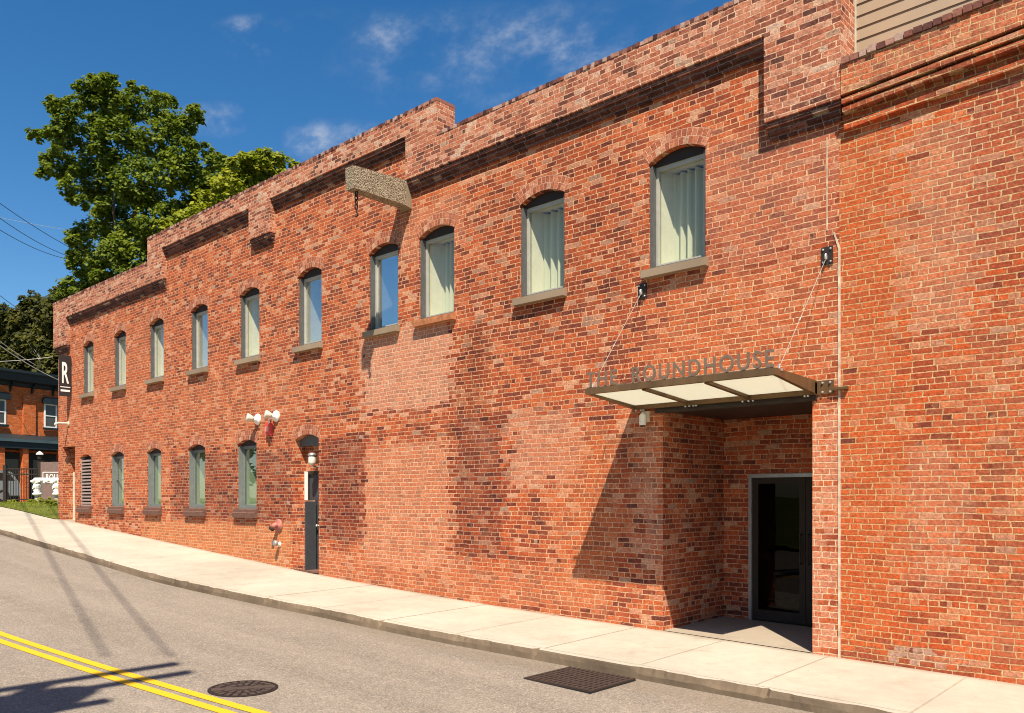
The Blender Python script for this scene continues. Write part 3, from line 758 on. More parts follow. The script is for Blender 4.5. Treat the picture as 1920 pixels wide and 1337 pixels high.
# ------------------------------------------------------------------ the adjoining orange brick section on the right
ADJ = thing('adjoining_building', 'orange brick end building with tan clapboard upper wall and slanting corbelled cornice', 'building', (1, 6, .05), world_parts=True)
X2 = 3.5; SL = .062
def zz(z, x): return z+SL*(x+3.73)
b = MB()
xa = [-3.7296] + [round(v, 3) for v in np.arange(-3.2, X2+.1, .5)]
for a, c in zip(xa, xa[1:]): b.poly([(a, 0, -.6), (c, 0, -.6), (c, 0, zz(6.9, c)), (a, 0, zz(6.9, a))])
b.poly([(X2, 0, -.6), (X2, 9, -.6), (X2, 9, 7.1), (X2, 0, 7.1)])
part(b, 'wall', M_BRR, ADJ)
def slant(bm, z0, z1, y, x0=-3.655, y1=.002):
    bm.hexa([(x0, y, zz(z0, x0)), (X2, y, zz(z0, X2)), (x0, y1, zz(z0, x0)), (X2, y1, zz(z0, X2)), (x0, y, zz(z1, x0)), (X2, y, zz(z1, X2)), (x0, y1, zz(z1, x0)), (X2, y1, zz(z1, X2))])
b = MB(); slant(b, 6.57, 6.905, -.15); slant(b, 6.475, 6.532, -.132); slant(b, 6.385, 6.44, -.112); slant(b, 6.20, 6.262, -.06)
part(b, 'cornice', M_BRR, ADJ)
cp = MB(); x = -3.64
while x < X2:
    hh = .066+rng.uniform(-.006, .012); z = zz(6.915, x); o = rng.uniform(-.012, .012)
    cp.box(x, x+.088, -.175+o, .38, z, z+hh); x += .097
part(cp, 'coping', M_COP, ADJ)
b = MB(); slant(b, 6.906, 6.955, -.14, y1=.37); part(b, 'coping_mortar', M_MORTAR, ADJ)
sd_ = MB(); z = 6.6
while z < 10.5:
    sd_.hexa([(-4.3, .475, z), (X2, .475, z), (-4.3, .6, z), (X2, .6, z), (-4.3, .488, z+.146), (X2, .488, z+.146), (-4.3, .6, z+.146), (X2, .6, z+.146)]); z += .146
part(sd_, 'clapboard_wall', M_SIDING, ADJ)
b = MB(); b.box(-3.745, -3.705, .455, .474, 6.6, 10.5); part(b, 'corner_trim', M_OFFW, ADJ)
b = MB(); b.poly([(-3.6, .38, 6.7), (X2, .38, 6.7), (X2, 9, 6.7), (-3.6, 9, 6.7)]); part(b, 'roof', M_ROOF, ADJ)

# ------------------------------------------------------------------ projecting stone beam with its chain hook
BM = thing('stone_beam', 'rough exposed aggregate concrete beam projecting from the wall below the parapet step', 'beam', (-11.55, 0, 7.15), world_parts=True)
b = MB(); x0, x1 = -11.62, -11.40
b.prism([(-1.27, 7.17), (-1.28, 7.55), (-.12, 7.62), (-.12, 7.17)], 'x', x0, x1); part(b, 'beam', M_AGG, BM)
b = MB(); b.prism([(-.13, 7.16), (-.13, 7.63), (-.02, 7.66), (.05, 7.66), (.05, 7.12)], 'x', x0-.015, x1+.015); part(b, 'bearing_block', M_SILL, BM)
CH = thing('hook_chain', 'short rusty chain with open hook hanging under the tip of the stone beam', 'chain', (-11.50, -1.14, 7.17), world_parts=True)
b = MB(); z = 7.19
def linkring(bm, c, w, h, flip):
    pts = [(c[0]+(0 if flip else w*math.cos(t)), c[1]+(w*math.cos(t) if flip else 0), c[2]+h*math.sin(t)) for t in [2*math.pi*k/12 for k in range(13)]]
    bm.tube(pts, .011, 6, False)
for k in range(4): linkring(b, (-11.50, -1.14, 7.13-.075*k), .028, .05, k % 2)
part(b, 'chain', M_IRON, CH)
b = MB(); b.tube([(-11.50, -1.14, 6.87), (-11.50, -1.14, 6.80)] + [(-11.50+.035*math.sin(t), -1.14, 6.765+.035*math.cos(t)) for t in [R(a) for a in range(0, 260, 26)]], .012, 7); part(b, 'hook', M_IRON, CH)

# ------------------------------------------------------------------ entrance canopy
CN = thing('entrance_canopy', 'bronze steel canopy with three frosted glass panels hung from tie rods over the entrance', 'canopy', (-5.2, 0, 3.2), world_parts=True)
CX0, CX1, CYF = -6.58, -3.98, -1.13
b = MB()
b.box(CX0, CX1, CYF-.03, CYF+.03, 3.285, 3.36)
b.box(CX0+.02, CX1, -.09, -.035, 3.165, 3.31)
for x in (CX0, CX1-.05): b.hexa([(x, CYF+.03, 3.285), (x+.05, CYF+.03, 3.285), (x, -.035, 3.17), (x+.05, -.035, 3.17), (x, CYF+.03, 3.36), (x+.05, CYF+.03, 3.36), (x, -.035, 3.33), (x+.05, -.035, 3.33)])
part(b, 'frame', M_BRONZE, CN)
w3 = (CX1-CX0)/3
for k in (1, 2):
    x = CX0+w3*k; b = MB(); b.hexa([(x-.028, CYF+.03, 3.27), (x+.028, CYF+.03, 3.27), (x-.028, -.09, 3.19), (x+.028, -.09, 3.19), (x-.028, CYF+.03, 3.335), (x+.028, CYF+.03, 3.335), (x-.028, -.09, 3.255), (x+.028, -.09, 3.255)]); part(b, 'cross_bar', M_BRONZE, CN)
for k in range(3):
    x0 = CX0+w3*k+(.05 if k == 0 else .028); x1 = CX0+w3*(k+1)-(.05 if k == 2 else .028)
    b = MB(); b.hexa([(x0, CYF+.03, 3.305), (x1, CYF+.03, 3.305), (x0, -.09, 3.225), (x1, -.09, 3.225), (x0, CYF+.03, 3.318), (x1, CYF+.03, 3.318), (x0, -.09, 3.238), (x1, -.09, 3.238)]); part(b, 'glass_panel', M_FROST, CN)
b = MB(); b.box(CX1-.02, CX1+.19, -.016, -.003, 3.165, 3.33); part(b, 'wall_bracket', M_BRONZE, CN)
b = MB(); b.box(CX1+.19, -3.62, -.05, -.004, 3.205, 3.235); part(b, 'bracket_arm', M_BRONZE, CN)
for x in (CX1+.06, CX1+.15):
    for z in (3.30, 3.19): b = MB(); b.lathe([(.014, 0), (.014, .012), (.008, .02)], Matrix.Translation((x, -.016, z)) @ Matrix.Rotation(R(90), 4, 'X'), 8); part(b, 'bolt', M_BOLT, CN)
for x in (-6.5, -6.42, -6.38, -5.72, -5.66, -5.6, -5.56, -4.9, -4.82, -4.76, -4.1, -4.06): b = MB(); b.lathe([(.012, 0), (.012, .02)], Matrix.Translation((x, -.092, 3.15)) @ Matrix.Rotation(R(90), 4, 'X'), 6); part(b, 'bolt', M_BOLT, CN)
for (px, pz, hx, hy, hz_) in ((-3.87, 4.80, CX1-.03, -1.0, 3.37), (-6.46, 4.82, CX0+.03, -1.05, 3.38)):
    b = MB(); b.box(px-.068, px+.068, -.014, .002, pz-.105, pz+.105); pl = part(b, 'anchor_plate', M_STEELD, CN)
    for dx in (-.045, .045):
        for dz in (-.075, .075): b = MB(); b.lathe([(.012, 0), (.012, .01), (.006, .016)], Matrix.Translation((px+dx, -.014, pz+dz)) @ Matrix.Rotation(R(90), 4, 'X'), 8); b.build('bolt', M_BOLT, pl)
    b = MB(); linkring(b, (px, -.045, pz-.02), .018, .03, 1); b.build('eye_ring', M_BOLT, pl)
    b = MB(); b.tube([(px, -.05, pz-.05), (hx, hy, hz_)], .0032, 8)
    b.tube([(hx+(px-hx)*.42, hy+(-.05-hy)*.42, hz_+(pz-.05-hz_)*.42), (hx+(px-hx)*.45, hy+(-.05-hy)*.45, hz_+(pz-.05-hz_)*.45)], .008, 8)
    part(b, 'tie_rod', M_ROD, CN)
    b = MB(); b.box(hx-.035, hx+.035, hy-.03, hy+.03, 3.34, 3.37); b.tube([(hx, hy, 3.36), (hx, hy+.01, 3.42)], .013, 6); part(b, 'rod_cleat', M_BOLT, CN)
def text_mesh(body, size, extrude, spacing, offset=.0):
    cu = bpy.data.curves.new('lettering', 'FONT'); cu.body = body; cu.size = size; cu.extrude = extrude; cu.space_character = spacing; cu.offset = offset; cu.resolution_u = 4
    o = bpy.data.objects.new('lettering', cu); COL.objects.link(o)
    dg = bpy.context.evaluated_depsgraph_get(); me = bpy.data.meshes.new_from_object(o.evaluated_get(dg))
    bpy.data.objects.remove(o); bpy.data.curves.remove(cu)
    co = np.zeros(len(me.vertices)*3); me.vertices.foreach_get('co', co); co = co.reshape(-1, 3)
    return me, co
def place_text(me, co, mat, W_, H_, Mx, name, parent):
    lo, hi = co.min(0), co.max(0)
    c = co.copy(); c[:, 0] = (c[:, 0]-lo[0])/(hi[0]-lo[0])*W_; c[:, 1] = (c[:, 1]-lo[1])/(hi[1]-lo[1])*H_
    c = np.array([tuple(Mx @ Vector(p)) for p in c]); me.vertices.foreach_set('co', c.ravel()); me.update()
    me.materials.clear(); me.materials.append(mat); me.name = name
    return link(name, me, parent)
me, co = text_mesh('THE  ROUNDHOUSE', .2, .008, 1.22, .0025)
o = place_text(me, co, M_BRONZE2, CX1-CX0-.03, .195, Matrix.Translation((CX0+.01, CYF-.01, 3.372)) @ Matrix.Rotation(R(90), 4, 'X'), 'lettering', None)
vx = [tuple(v.co) for v in me.vertices]; pol = sorted([tuple(p.vertices) for p in me.polygons], key=lambda f: min(vx[i][0] for i in f))
grp = []; hi = -99
for f in pol:       # one mesh per letter
    lo_ = min(vx[i][0] for i in f); h_ = max(vx[i][0] for i in f)
    if lo_ > hi+.004: grp.append([])
    grp[-1].append(f); hi = max(hi, h_)
for fs in grp:
    b = MB(); ids = sorted({i for f in fs for i in f}); mp_ = {i: k for k, i in enumerate(ids)}
    b.v = [vx[i] for i in ids]; b.f = [tuple(mp_[i] for i in f) for f in fs]; part(b, 'letter', M_BRONZE2, CN)
bpy.data.objects.remove(o)
b = MB(); b.box(CX0+.02, CX1-.03, CYF-.012, CYF+.0, 3.36, 3.3715); part(b, 'letter_rail', M_BRONZE2, CN)

# ------------------------------------------------------------------ small things on the facade
WL_GROUP = 'white wall lamps above the lower windows'
def wall_lamp(x, z, label):
    t = thing('wall_lamp', label, 'lamp', (x, 0, z), group=WL_GROUP)
    b = MB(); M_ = Matrix.Rotation(R(90), 4, 'X'); b.lathe([(.12, 0), (.125, .02), (.11, .05), (.05, .07), (.045, .11)], M_, 18); b.build('back_plate', M_WHITE, t, True)
    b = MB(); M2 = Matrix.Translation((-.02, -.12, .0)) @ Matrix.Rotation(R(75), 4, 'X') @ Matrix.Rotation(R(-20), 4, 'Y')
    b.lathe([(.05, 0), (.07, .04), (.09, .11), (.09, .14), (.075, .145)], M2, 18); b.build('lamp_head', M_OFFW, t, True)
wall_lamp(-16.62, 3.68, 'round white swivel lamp on the brick left of the small red alarm box')
wall_lamp(-15.86, 3.70, 'round white swivel lamp on the brick right of the small red alarm box')
t = thing('alarm_box', 'small red fire alarm box between the two white wall lamps', 'alarm', (-16.12, 0, 3.43))
b = MB(); b.box(-.11, .11, -.07, 0, -.13, .13); b.build('alarm_body', M_RED, t)
b = MB(); b.box(-.05, .05, -.095, -.07, -.05, .06); b.build('strobe_lens', plain('pink_lens', (.75, .3, .26), .3), t)
b = MB(); b.tube([(.0, -.03, .11), (0, -.03, .2), (.05, -.02, .23)], .02, 8); b.build('conduit', M_GREY, t)
t = thing('standpipe_inlet', 'faded red standpipe inlet elbow on the brick left of the charcoal door', 'pipe inlet', (-15.78, 0, 1.33))
b = MB(); b.lathe([(.15, 0), (.15, .02), (.075, .03), (.07, .06)], Matrix.Rotation(R(90), 4, 'X'), 18); b.build('flange', M_RUST, t, True)
b = MB(); b.tube([(0, -.03, .02), (0, -.07, .02), (-.02, -.11, .0), (-.05, -.13, -.04)], [.055, .06, .062, .058], 14); b.build('elbow', M_RUST, t, True)
b = MB(); d_ = Vector((-.06, -.03, -.07)).normalized(); b.tube([Vector((-.05, -.13, -.04)), Vector((-.05, -.13, -.04))+d_*.045], .066, 14); b.build('cap', M_BLACK, t, True)
t = thing('hose_bib', 'pale capped water spigot on the brick beneath the red standpipe inlet', 'spigot', (-15.74, 0, .93))
b = MB(); b.lathe([(.06, 0), (.06, .015), (.03, .02), (.03, .09)], Matrix.Rotation(R(90), 4, 'X'), 12); b.build('pipe_stub', M_OFFW, t, True)
b = MB(); b.lathe([(.055, .08), (.06, .1), (.06, .15), (.04, .16)], Matrix.Rotation(R(75), 4, 'X'), 12); b.build('cap', M_GREY, t, True)
t = thing('door_lamp', 'small jar shaped grey lamp above the charcoal side door', 'lamp', (-14.62, .26, 2.56))
b = MB(); b.tube([(0, 0, .02), (0, -.16, .02), (0, -.2, .06)], .02, 8); b.build('arm', M_GREY, t)
b = MB(); b.lathe([(.03, 0), (.075, .02), (.08, .06), (.075, .17), (.06, .19)], Matrix.Translation((0, -.2, .05)), 14); b.build('jar', plain('jar_glass', (.55, .5, .42), .3), t, True)
b = MB(); b.lathe([(.085, 0), (.09, .03), (.06, .06), (.02, .07)], Matrix.Translation((0, -.2, .24)), 14); b.build('cap', M_GREY, t, True)
t = thing('security_camera', 'small white security camera under the left end of the canopy', 'camera', (-6.40, 0, 3.03))
b = MB(); b.box(-.06, .06, -.03, 0, -.04, .11); b.build('mount', M_OFFW, t)
b = MB(); b.lathe([(.045, -.13), (.05, -.11), (.05, 0), (.03, .03)], Matrix.Translation((0, -.09, .04)), 14); b.build('housing', M_WHITE, t, True)
b = MB(); b.lathe([(.036, -.145), (.04, -.13)], Matrix.Translation((0, -.09, .04)), 12); b.build('lens', M_BLACK, t, True)
t = thing('pipe_stub', 'beige elbow pipe sticking out of the brick near the far left corner', 'pipe', (-28.0, 0, 4.27))
b = MB(); b.tube([(.0, 0, 0), (0, -.3, .0), (0, -.38, -.02), (0, -.4, -.08)], .035, 10); b.build('pipe', M_OFFW, t, True)
b = MB(); b.lathe([(.07, 0), (.07, .03), (.04, .035)], Matrix.Rotation(R(90), 4, 'X'), 12); b.build('flange', M_OFFW, t)
# blade sign
t = thing('blade_sign', 'black blade sign with tall white R on the far left brick corner', 'sign', (-27.75, 0, 5.1))
b = MB(); b.box(-.03, .03, -.36, -.03, 0, 1.27); b.build('sign_board', M_SIGNBK, t)
b = MB(); b.box(-.015, .015, -.04, .01, .25, .3); b.box(-.015, .015, -.04, .01, 1., 1.05); b.build('bracket', M_STEELD, t)
MS = Matrix.Translation((.033, -.29, .40)) @ Matrix(((0, 0, 1, 0), (1, 0, 0, 0), (0, 1, 0, 0), (0, 0, 0, 1)))
me, co = text_mesh('R', .5, .002, 1., .008); place_text(me, co, M_WHITE, .20, .66, MS, 'lettering', t)
b = MB(); b.box(.0305, .034, -.34, -.05, .27, .295); b.box(.0305, .034, -.33, -.06, .14, .20); b.build('sign_stripe', M_WHITE, t)

# ------------------------------------------------------------------ road fittings
zr = g(-7.72)-.162
t = thing('manhole_cover', 'round cast iron manhole cover with patterned rings in the road beside the yellow line', 'manhole cover', (-7.73, -5.36, zr))
t.rotation_euler = (0, R(math.degrees(math.atan((g(-8.2)-g(-7.2))/1.0))), 0)
b = MB(); b.lathe([(.345, -.02), (.345, .006), (.315, .006), (.315, .001), (.0, .001)], None, 40); b.build('rim', M_IRON, t)
b = MB()
for r0, r1, n in ((.235, .30, 22), (.12, .195, 14)):
    for k in range(n):
        a0 = 2*math.pi*k/n; a1 = 2*math.pi*(k+.62)/n
        p = [(r0*math.cos(a0), r0*math.sin(a0)), (r1*math.cos(a0), r1*math.sin(a0)), (r1*math.cos(a1), r1*math.sin(a1)), (r0*math.cos(a1), r0*math.sin(a1))]
        b.prism(p, 'z', .0, .010)
b.box(-.31, .31, -.05, .05, .0, .011, Matrix.Rotation(R(60), 4, 'Z')); b.build('tread_pattern', plain('worn_iron', (.06, .042, .033), .65, .1, var=.3, scale=30.), t)
zr = g(-5.55)-.15
t = thing('storm_drain', 'rusty rectangular storm drain grate in the gutter below the canopy', 'drain grate', (-5.57, -2.57, zr))
b = MB(); b.box(-.46, .46, -.41, .41, -.02, -.004); b.build('pit', plain('drain_dark', (.012, .009, .008), .9), t)
b = MB()
for k in range(14): x = -.44+.88*k/13; b.box(x-.017, x+.017, -.40, .40, -.02, .010)
for k in range(9): y = -.38+.76*k/8; b.box(-.44, .44, y-.012, y+.012, -.02, .008)
b.build('grate_bars', plain('rusty_grate', (.045, .027, .02), .8, .1, var=.3, scale=30.), t)

# ------------------------------------------------------------------ trees
def leaf_cloud(blobs, n, size, y_sq=1.):
    """blobs: (x,y,z,r); leaves scattered near the shells of sub-clumps; returns verts, faces"""
    B = np.array(blobs); wts = np.maximum(B[:, 3], B[:, 3].max()*.16)**2.1; wts /= wts.sum()
    cl = rng.choice(len(B), size=n//26, p=wts)
    d = rng.normal(size=(len(cl), 3)); d /= np.linalg.norm(d, axis=1)[:, None]
    cen = B[cl, :3] + d*(B[cl, 3]*rng.uniform(.35, 1.0, len(cl))**.6)[:, None]
    rad = np.maximum(np.minimum(B[cl, 3]*.5, rng.uniform(.35, .75, len(cl))*size*3.4), size*1.15)
    idx = rng.integers(0, len(cl), n)
    dd = rng.normal(size=(n, 3)); dd /= np.linalg.norm(dd, axis=1)[:, None]
    pos = cen[idx] + dd*(rad[idx]*rng.uniform(.3, 1., n)**.5)[:, None]*np.array([1, 1, .75])
    nrm = dd*.7 + np.array([.15, -.2, .9]) + rng.normal(size=(n, 3))*.45
    nrm /= np.linalg.norm(nrm, axis=1)[:, None]
    a = np.cross(nrm, rng.normal(size=(n, 3))); a /= np.linalg.norm(a, axis=1)[:, None]; bb = np.cross(nrm, a)
    s = (size*rng.uniform(.65, 1.25, n))[:, None]
    v = np.stack([pos-a*s*.55, pos-bb*s*.42-nrm*s*.1, pos+a*s*.6-nrm*s*.18, pos+bb*s*.42-nrm*s*.1], 1).reshape(-1, 3)
    f = np.arange(n*4).reshape(-1, 4)
    return v, f
def tree(name, label, cat, base, blobs, nleaf, size, mat, trunk_r, group=None, limbs=10):
    base = Vector(base); t = thing(name, label, cat, base, group=group)
    v, f = leaf_cloud(blobs, nleaf, size); v = v-np.array(base)
    me = bpy.data.meshes.new('crown'); me.vertices.add(len(v)); me.vertices.foreach_set('co', v.ravel())
    me.loops.add(len(f)*4); me.loops.foreach_set('vertex_index', f.ravel().astype(np.int32)); me.polygons.add(len(f))
    me.polygons.foreach_set('loop_start', np.arange(len(f), dtype=np.int32)*4); me.update(calc_edges=True); me.validate()
    me.materials.append(mat); link('crown', me, t)
    b = MB(); bl = sorted(blobs, key=lambda p: -p[3]); top = max(p[2] for p in blobs); zc = sum(p[2] for p in blobs)/len(blobs)
    hub = Vector((sum(p[0] for p in blobs)/len(blobs), sum(p[1] for p in blobs)/len(blobs), zc))
    fork = base.lerp(hub, .55)
    b.tube([Vector((0, 0, -.3)), (fork-base)*.5, fork-base, (hub-base)*.8], [trunk_r*1.25, trunk_r, trunk_r*.7, trunk_r*.2], 10)
    for p in bl[:limbs]:
        e = Vector(p[:3]); s_ = fork.lerp(hub, random.random()*.8); m_ = s_.lerp(e, .5)+Vector((random.uniform(-.4, .4), random.uniform(-.4, .4), .4))
        b.tube([s_-base, m_-base, e-base], [trunk_r*.42, trunk_r*.25, trunk_r*.07], 7)
    b.build('trunk', M_BARK, t, True)
    return t
def at(px, py, dep):        # point on the sight line measured in the photograph, at its own distance
    t_ = (px-960)/1548
    return ((-.6776+t_*.7355)*dep, -9.7+(.7355+t_*.6776)*dep, 1.95+(932-py)/1548*dep)
def blobset(lst, dep, spread):
    out = []
    for px, py, r in lst:
        dd = dep+rng.uniform(-spread, spread); out.append((*at(px, py, dd), r*dd/1548))
    return out
MAPLE = [(170, 180, 34), (205, 185, 38), (255, 200, 42), (300, 208, 30), (125, 212, 30), (92, 192, 11), (100, 203, 14), (150, 255, 46), (220, 265, 60), (300, 268, 55), (345, 235, 30), (372, 225, 13),
         (100, 250, 24), (72, 245, 9), (82, 252, 12), (110, 305, 34), (84, 305, 12), (180, 335, 58), (260, 345, 62), (335, 320, 52), (385, 305, 28), (403, 300, 12), (128, 348, 24), (105, 330, 12), (155, 378, 18),
         (220, 420, 56), (300, 420, 58), (370, 395, 46), (405, 352, 28), (170, 440, 34), (245, 455, 46), (275, 520, 40), (215, 470, 36), (195, 490, 42), (255, 485, 58), (300, 475, 38), (150, 500, 26), (132, 535, 24), (165, 540, 36), (215, 540, 40), (120, 555, 18), (420, 345, 16)]
def sprigs(lst, k=4):
    out = []
    for px, py, r in lst:
        for _ in range(k if r > 20 else 1):
            a = random.uniform(0, 6.283); d = r*random.uniform(1., 1.45); x, y = px+d*math.cos(a), py-d*math.sin(a)
            if all(math.hypot(x-u, y-v) > w*.93 for u, v, w in lst): out.append((x, y, random.uniform(8, 15)))
    return out
MAPLE = [(a, b_, r*.76) for a, b_, r in MAPLE]; MAPLE += sprigs(MAPLE, 9)
c0 = at(235, 420, 41)
tree('maple_tree', 'tall full maple tree rising behind the left half of the brick building', 'tree', (c0[0], c0[1], 1.5), blobset(MAPLE, 41, 3.2), 64000, .175, M_LEAF, .26, limbs=7)
M2L = [(435, 335, 22), (468, 330, 24), (497, 312, 17), (492, 300, 8), (520, 328, 22), (545, 312, 9), (540, 325, 14), (485, 360, 38), (435, 372, 36), (530, 350, 26), (400, 400, 38), (360, 430, 34)]
M2L += sprigs(M2L, 6); c0 = at(480, 400, 37)
tree('young_maple_tree', 'lower yellow-green maple crown peeping over the parapet right of the tall maple', 'tree', (c0[0], c0[1], 1.5), blobset(M2L, 37, 1.8), 13000, .21, M_LEAF2, .2, limbs=8)
HG = 'dark trees on the hillside'
HILL = [
    ('dark evergreen-green tree at the left picture edge above the orange house', [(8, 600, 26), (30, 610, 40), (-10, 620, 40), (0, 650, 40), (30, 665, 36), (-20, 690, 50), (15, 690, 34)], 74),
    ('olive tree mass with sunlit top left of the blade sign', [(60, 575, 20), (45, 565, 9), (68, 560, 14), (75, 590, 30), (60, 620, 40), (80, 650, 40), (55, 680, 36), (90, 690, 34)], 70),
    ('dark shaggy tree directly behind the far left corner of the brick building', [(110, 565, 26), (100, 590, 32), (125, 600, 36), (105, 635, 38), (130, 660, 40), (110, 690, 36)], 62)]
for lab, bl, dep in HILL:
    c0 = at(bl[3][0], 700, dep)
    tree('hillside_tree', lab, 'tree', (c0[0], c0[1], 1.7), blobset(bl, dep, 3.), 11000, .34, M_LEAF3, .3, HG, 6)
# bare twiggy shrub tree on the hillside
c0 = at(88, 700, 66); t = thing('bare_tree', 'grey leafless twigs standing among the hillside trees', 'tree', (c0[0], c0[1], 1.7))
b = MB(); b.tube([(0, 0, 0), (0, 0, 9)], [.2, .12], 8); b.build('trunk', M_BARK, t); b = MB()
for k in range(46):
    a = random.uniform(0, 6.28); z0 = random.uniform(8, 12); l = random.uniform(2.5, 7); sp = random.uniform(.3, 1.2)
    e = Vector((math.cos(a)*sp*1.6, math.sin(a)*sp*1.6, z0+l*.85)); m_ = Vector((math.cos(a)*sp*.6, math.sin(a)*sp*.6, z0+l*.4))
    b.tube([(0, 0, z0-1), m_, e], [.03, .022, .008], 4, False)
b.build('twigs', plain('grey_twig', (.26, .24, .2), .9), t)
# hill behind them
b = MB(); hs = []
for i in range(25):
    for j in range(7):
        x = -260+i*12.; y = 28+j*22.; hs.append((x, y, 1.0+ (14*math.exp(-((x+115)/50)**2))*min(1, j/4.)))
b.v = hs
for i in range(24):
    for j in range(6): b.f.append((i*7+j, (i+1)*7+j, (i+1)*7+j+1, i*7+j+1))
tag(b.build('hill', plain('hill_scrub', (.025, .03, .01), .95, var=.5, scale=.6), smooth=True), kind='structure')
# trees across the street, seen only as reflections in the window panes
for k, (x, y, h) in enumerate(((-38, -30, 11), (-52, -33, 13), (-66, -31, 12), (-82, -34, 14))):
    bl = [(x+rng.uniform(-3.5, 3.5), y+rng.uniform(-2.5, 2.5), h*rng.uniform(.45, .9), rng.uniform(1.6, 2.6)) for _ in range(12)]
    tree('street_tree', ['small tree across the street, nearest to the camera', 'second tree across the street', 'third tree across the street', 'farthest tree across the street'][k], 'tree', (x, y, 1.2), bl, 3500, .5, M_LEAF, .25, 'trees across the street', 4)

# ------------------------------------------------------------------ utility pole behind the camera (its shadow falls across the road) and cables
PX, PY = -4.05, -12.05
t = thing('utility_pole', 'wooden utility pole with crossarms and transformers across the street', 'utility pole', (PX, PY, -.1))
b = MB(); b.tube([(0, 0, -.3), (0, 0, 6), (0, 0, 11.9)], [.17, .15, .12], 12); b.build('pole', M_WOOD, t, True)
for x, z, y0, y1 in ((-.24, 11.4, -1.3, 1.62), (.24, 11.35, -1.3, 1.55), (.05, 9.55, -1.1, 1.25)):
    b = MB(); b.box(x-.075, x+.075, y0, y1, z-.075, z+.075); b.build('crossarm', M_WOOD, t)
for y in (.45, -.1, -.55):
    b = MB(); b.lathe([(.28, 0), (.30, .05), (.30, 1.0), (.22, 1.1), (.05, 1.2)], Matrix.Translation((-.05+.3*abs(y), y*1.25-.1, 9.9)), 14); b.build('transformer', M_GREY, t, True)
def cable(p, q_, sag, r, label, mat=M_WIRE, group=None, n=18):
    p, q_ = Vector(p), Vector(q_); b = MB()
    pts = [p.lerp(q_, k/n)-Vector((0, 0, sag*4*(k/n)*(1-k/n)))-p for k in range(n+1)]
    b.tube(pts, r, 5, False); o = b.build('overhead_cable', mat); o.location = p
    return tag(o, label, 'cable', group)
for (gx, gy), (hx, hy) in (((-10.23, -5.74), (-24.32, -2.02)), ((-9.73, -5.18), (-23.61, -1.40))):
    H_ = 14.5; dx, dy = H_*.98/2.2, -H_/2.2
    p = Vector((gx+dx, gy+dy, g(gx)-.17+H_)); q_ = Vector((hx+dx, hy+dy, g(hx)-.04+H_)); q2 = q_+(q_-p)*1.2
    cable(p, q2, .0, .022, 'thick cable running along the street from the utility pole' if gx < -10 else 'thick cable running along the street beside its twin, nearer the wall', group='street cables')
CG = 'cables in the left sky'
for a, c, sag, r, lab, mt in (
    ((-80, 322, 34), (165, 481, 50), .25, .016, 'uppermost dark cable sloping down into the tall maple', M_WIRE), ((-80, 346, 34), (150, 487, 50), .45, .016, 'middle dark cable sloping down toward the tall maple', M_WIRE),
    ((-80, 376, 34), (140, 488, 50), .45, .016, 'lowest dark cable of the three in the left sky', M_WIRE), ((-60, 395, 60), (160, 436, 70), .1, .012, 'faint pale cable crossing the left sky behind the dark ones', M_WIREW),
    ((-60, 505, 40), (90, 613, 52), .2, .016, 'dark cable dropping into the hillside trees at the left edge', M_WIRE), ((-40, 618, 36), (118, 716, 45), .2, .02, 'pale cable slanting before the trees down to the blade sign', M_WIREW),
    ((-60, 590, 38), (66, 684, 46), .15, .018, 'short pale cable slanting before the hillside trees', M_WIREW), ((-60, 678, 50), (100, 669, 44), .1, .014, 'nearly level pale cable above the orange house roof', M_WIREW)):
    cable(at(*a), at(*c), sag, r, lab, mt, CG)

# ------------------------------------------------------------------ orange brick house with dark teal trim, far left
HA = math.atan2(.9707, -.2402)
HO = thing('brick_house', 'orange brick house with dark teal cornice and porch, far left beyond the fence', 'house', (-55.38, 7.26, 1.6), HA)
b = MB(); b.box(-16, 5, 0, 9, -.5, 7.3); b.build('wall', M_HOUSE, HO)
for x0, x1 in ((-.42, .33), (-5.2, -4.4)): b = MB(); b.box(x0, x1, -.12, -.002, 4.1, 6.55); b.build('pilaster', M_HOUSE, HO)
b = MB(); b.prism([(0, 6.95), (-.12, 6.98), (-.2, 7.15), (-.55, 7.25), (-.62, 7.6), (-.7, 7.72), (-.7, 7.86), (0, 7.9)], 'x', -16.3, 5.3); b.build('cornice', M_TEAL, HO)
b = MB()
for k in range(16): x = -15.5+k*1.3; b.prism([(-.01, 6.6), (-.25, 7.0), (-.5, 7.2), (-.01, 7.2)], 'x', x, x+.09)
b.build('bracket', M_TEAL, HO)
b = MB(); b.box(-16, 5, .2, 8.8, 7.3, 7.6); b.build('roof', M_ROOF, HO)
for x0, x1 in ((.90, 1.72), (-2.25, -1.40), (-4.1, -3.3)):
    b = MB(); z0, z1 = 4.63, 6.1
    for p in ((x0, x0+.09, z0, z1), (x1-.09, x1, z0, z1), (x0+.09, x1-.09, z0, z0+.08), (x0+.09, x1-.09, z1-.08, z1), (x0+.09, x1-.09, (z0+z1)/2-.03, (z0+z1)/2+.03)): b.box(p[0], p[1], -.05, -.002, p[2], p[3])
    wn = b.build('window', M_WHITE, HO)
    b = MB(); b.poly([(x0+.05, -.02, z0), (x1-.05, -.02, z0), (x1-.05, -.02, z1), (x0+.05, -.02, z1)]); b.build('pane', plain('dim_pane', (.06, .06, .055), .15, var=.3, scale=2.), wn)
    b = MB(); b.prism([(x0-.16, 6.1), (x1+.16, 6.1), (x1+.16, 6.3), (x1+.05, 6.5), (x0-.05, 6.5), (x0-.16, 6.3)], 'y', -.28, -.055); b.build('hood', M_TEAL, wn)
    b = MB(); b.box(x0-.1, x1+.1, -.16, -.055, z0-.14, z0); b.build('sill', M_TEAL, wn)
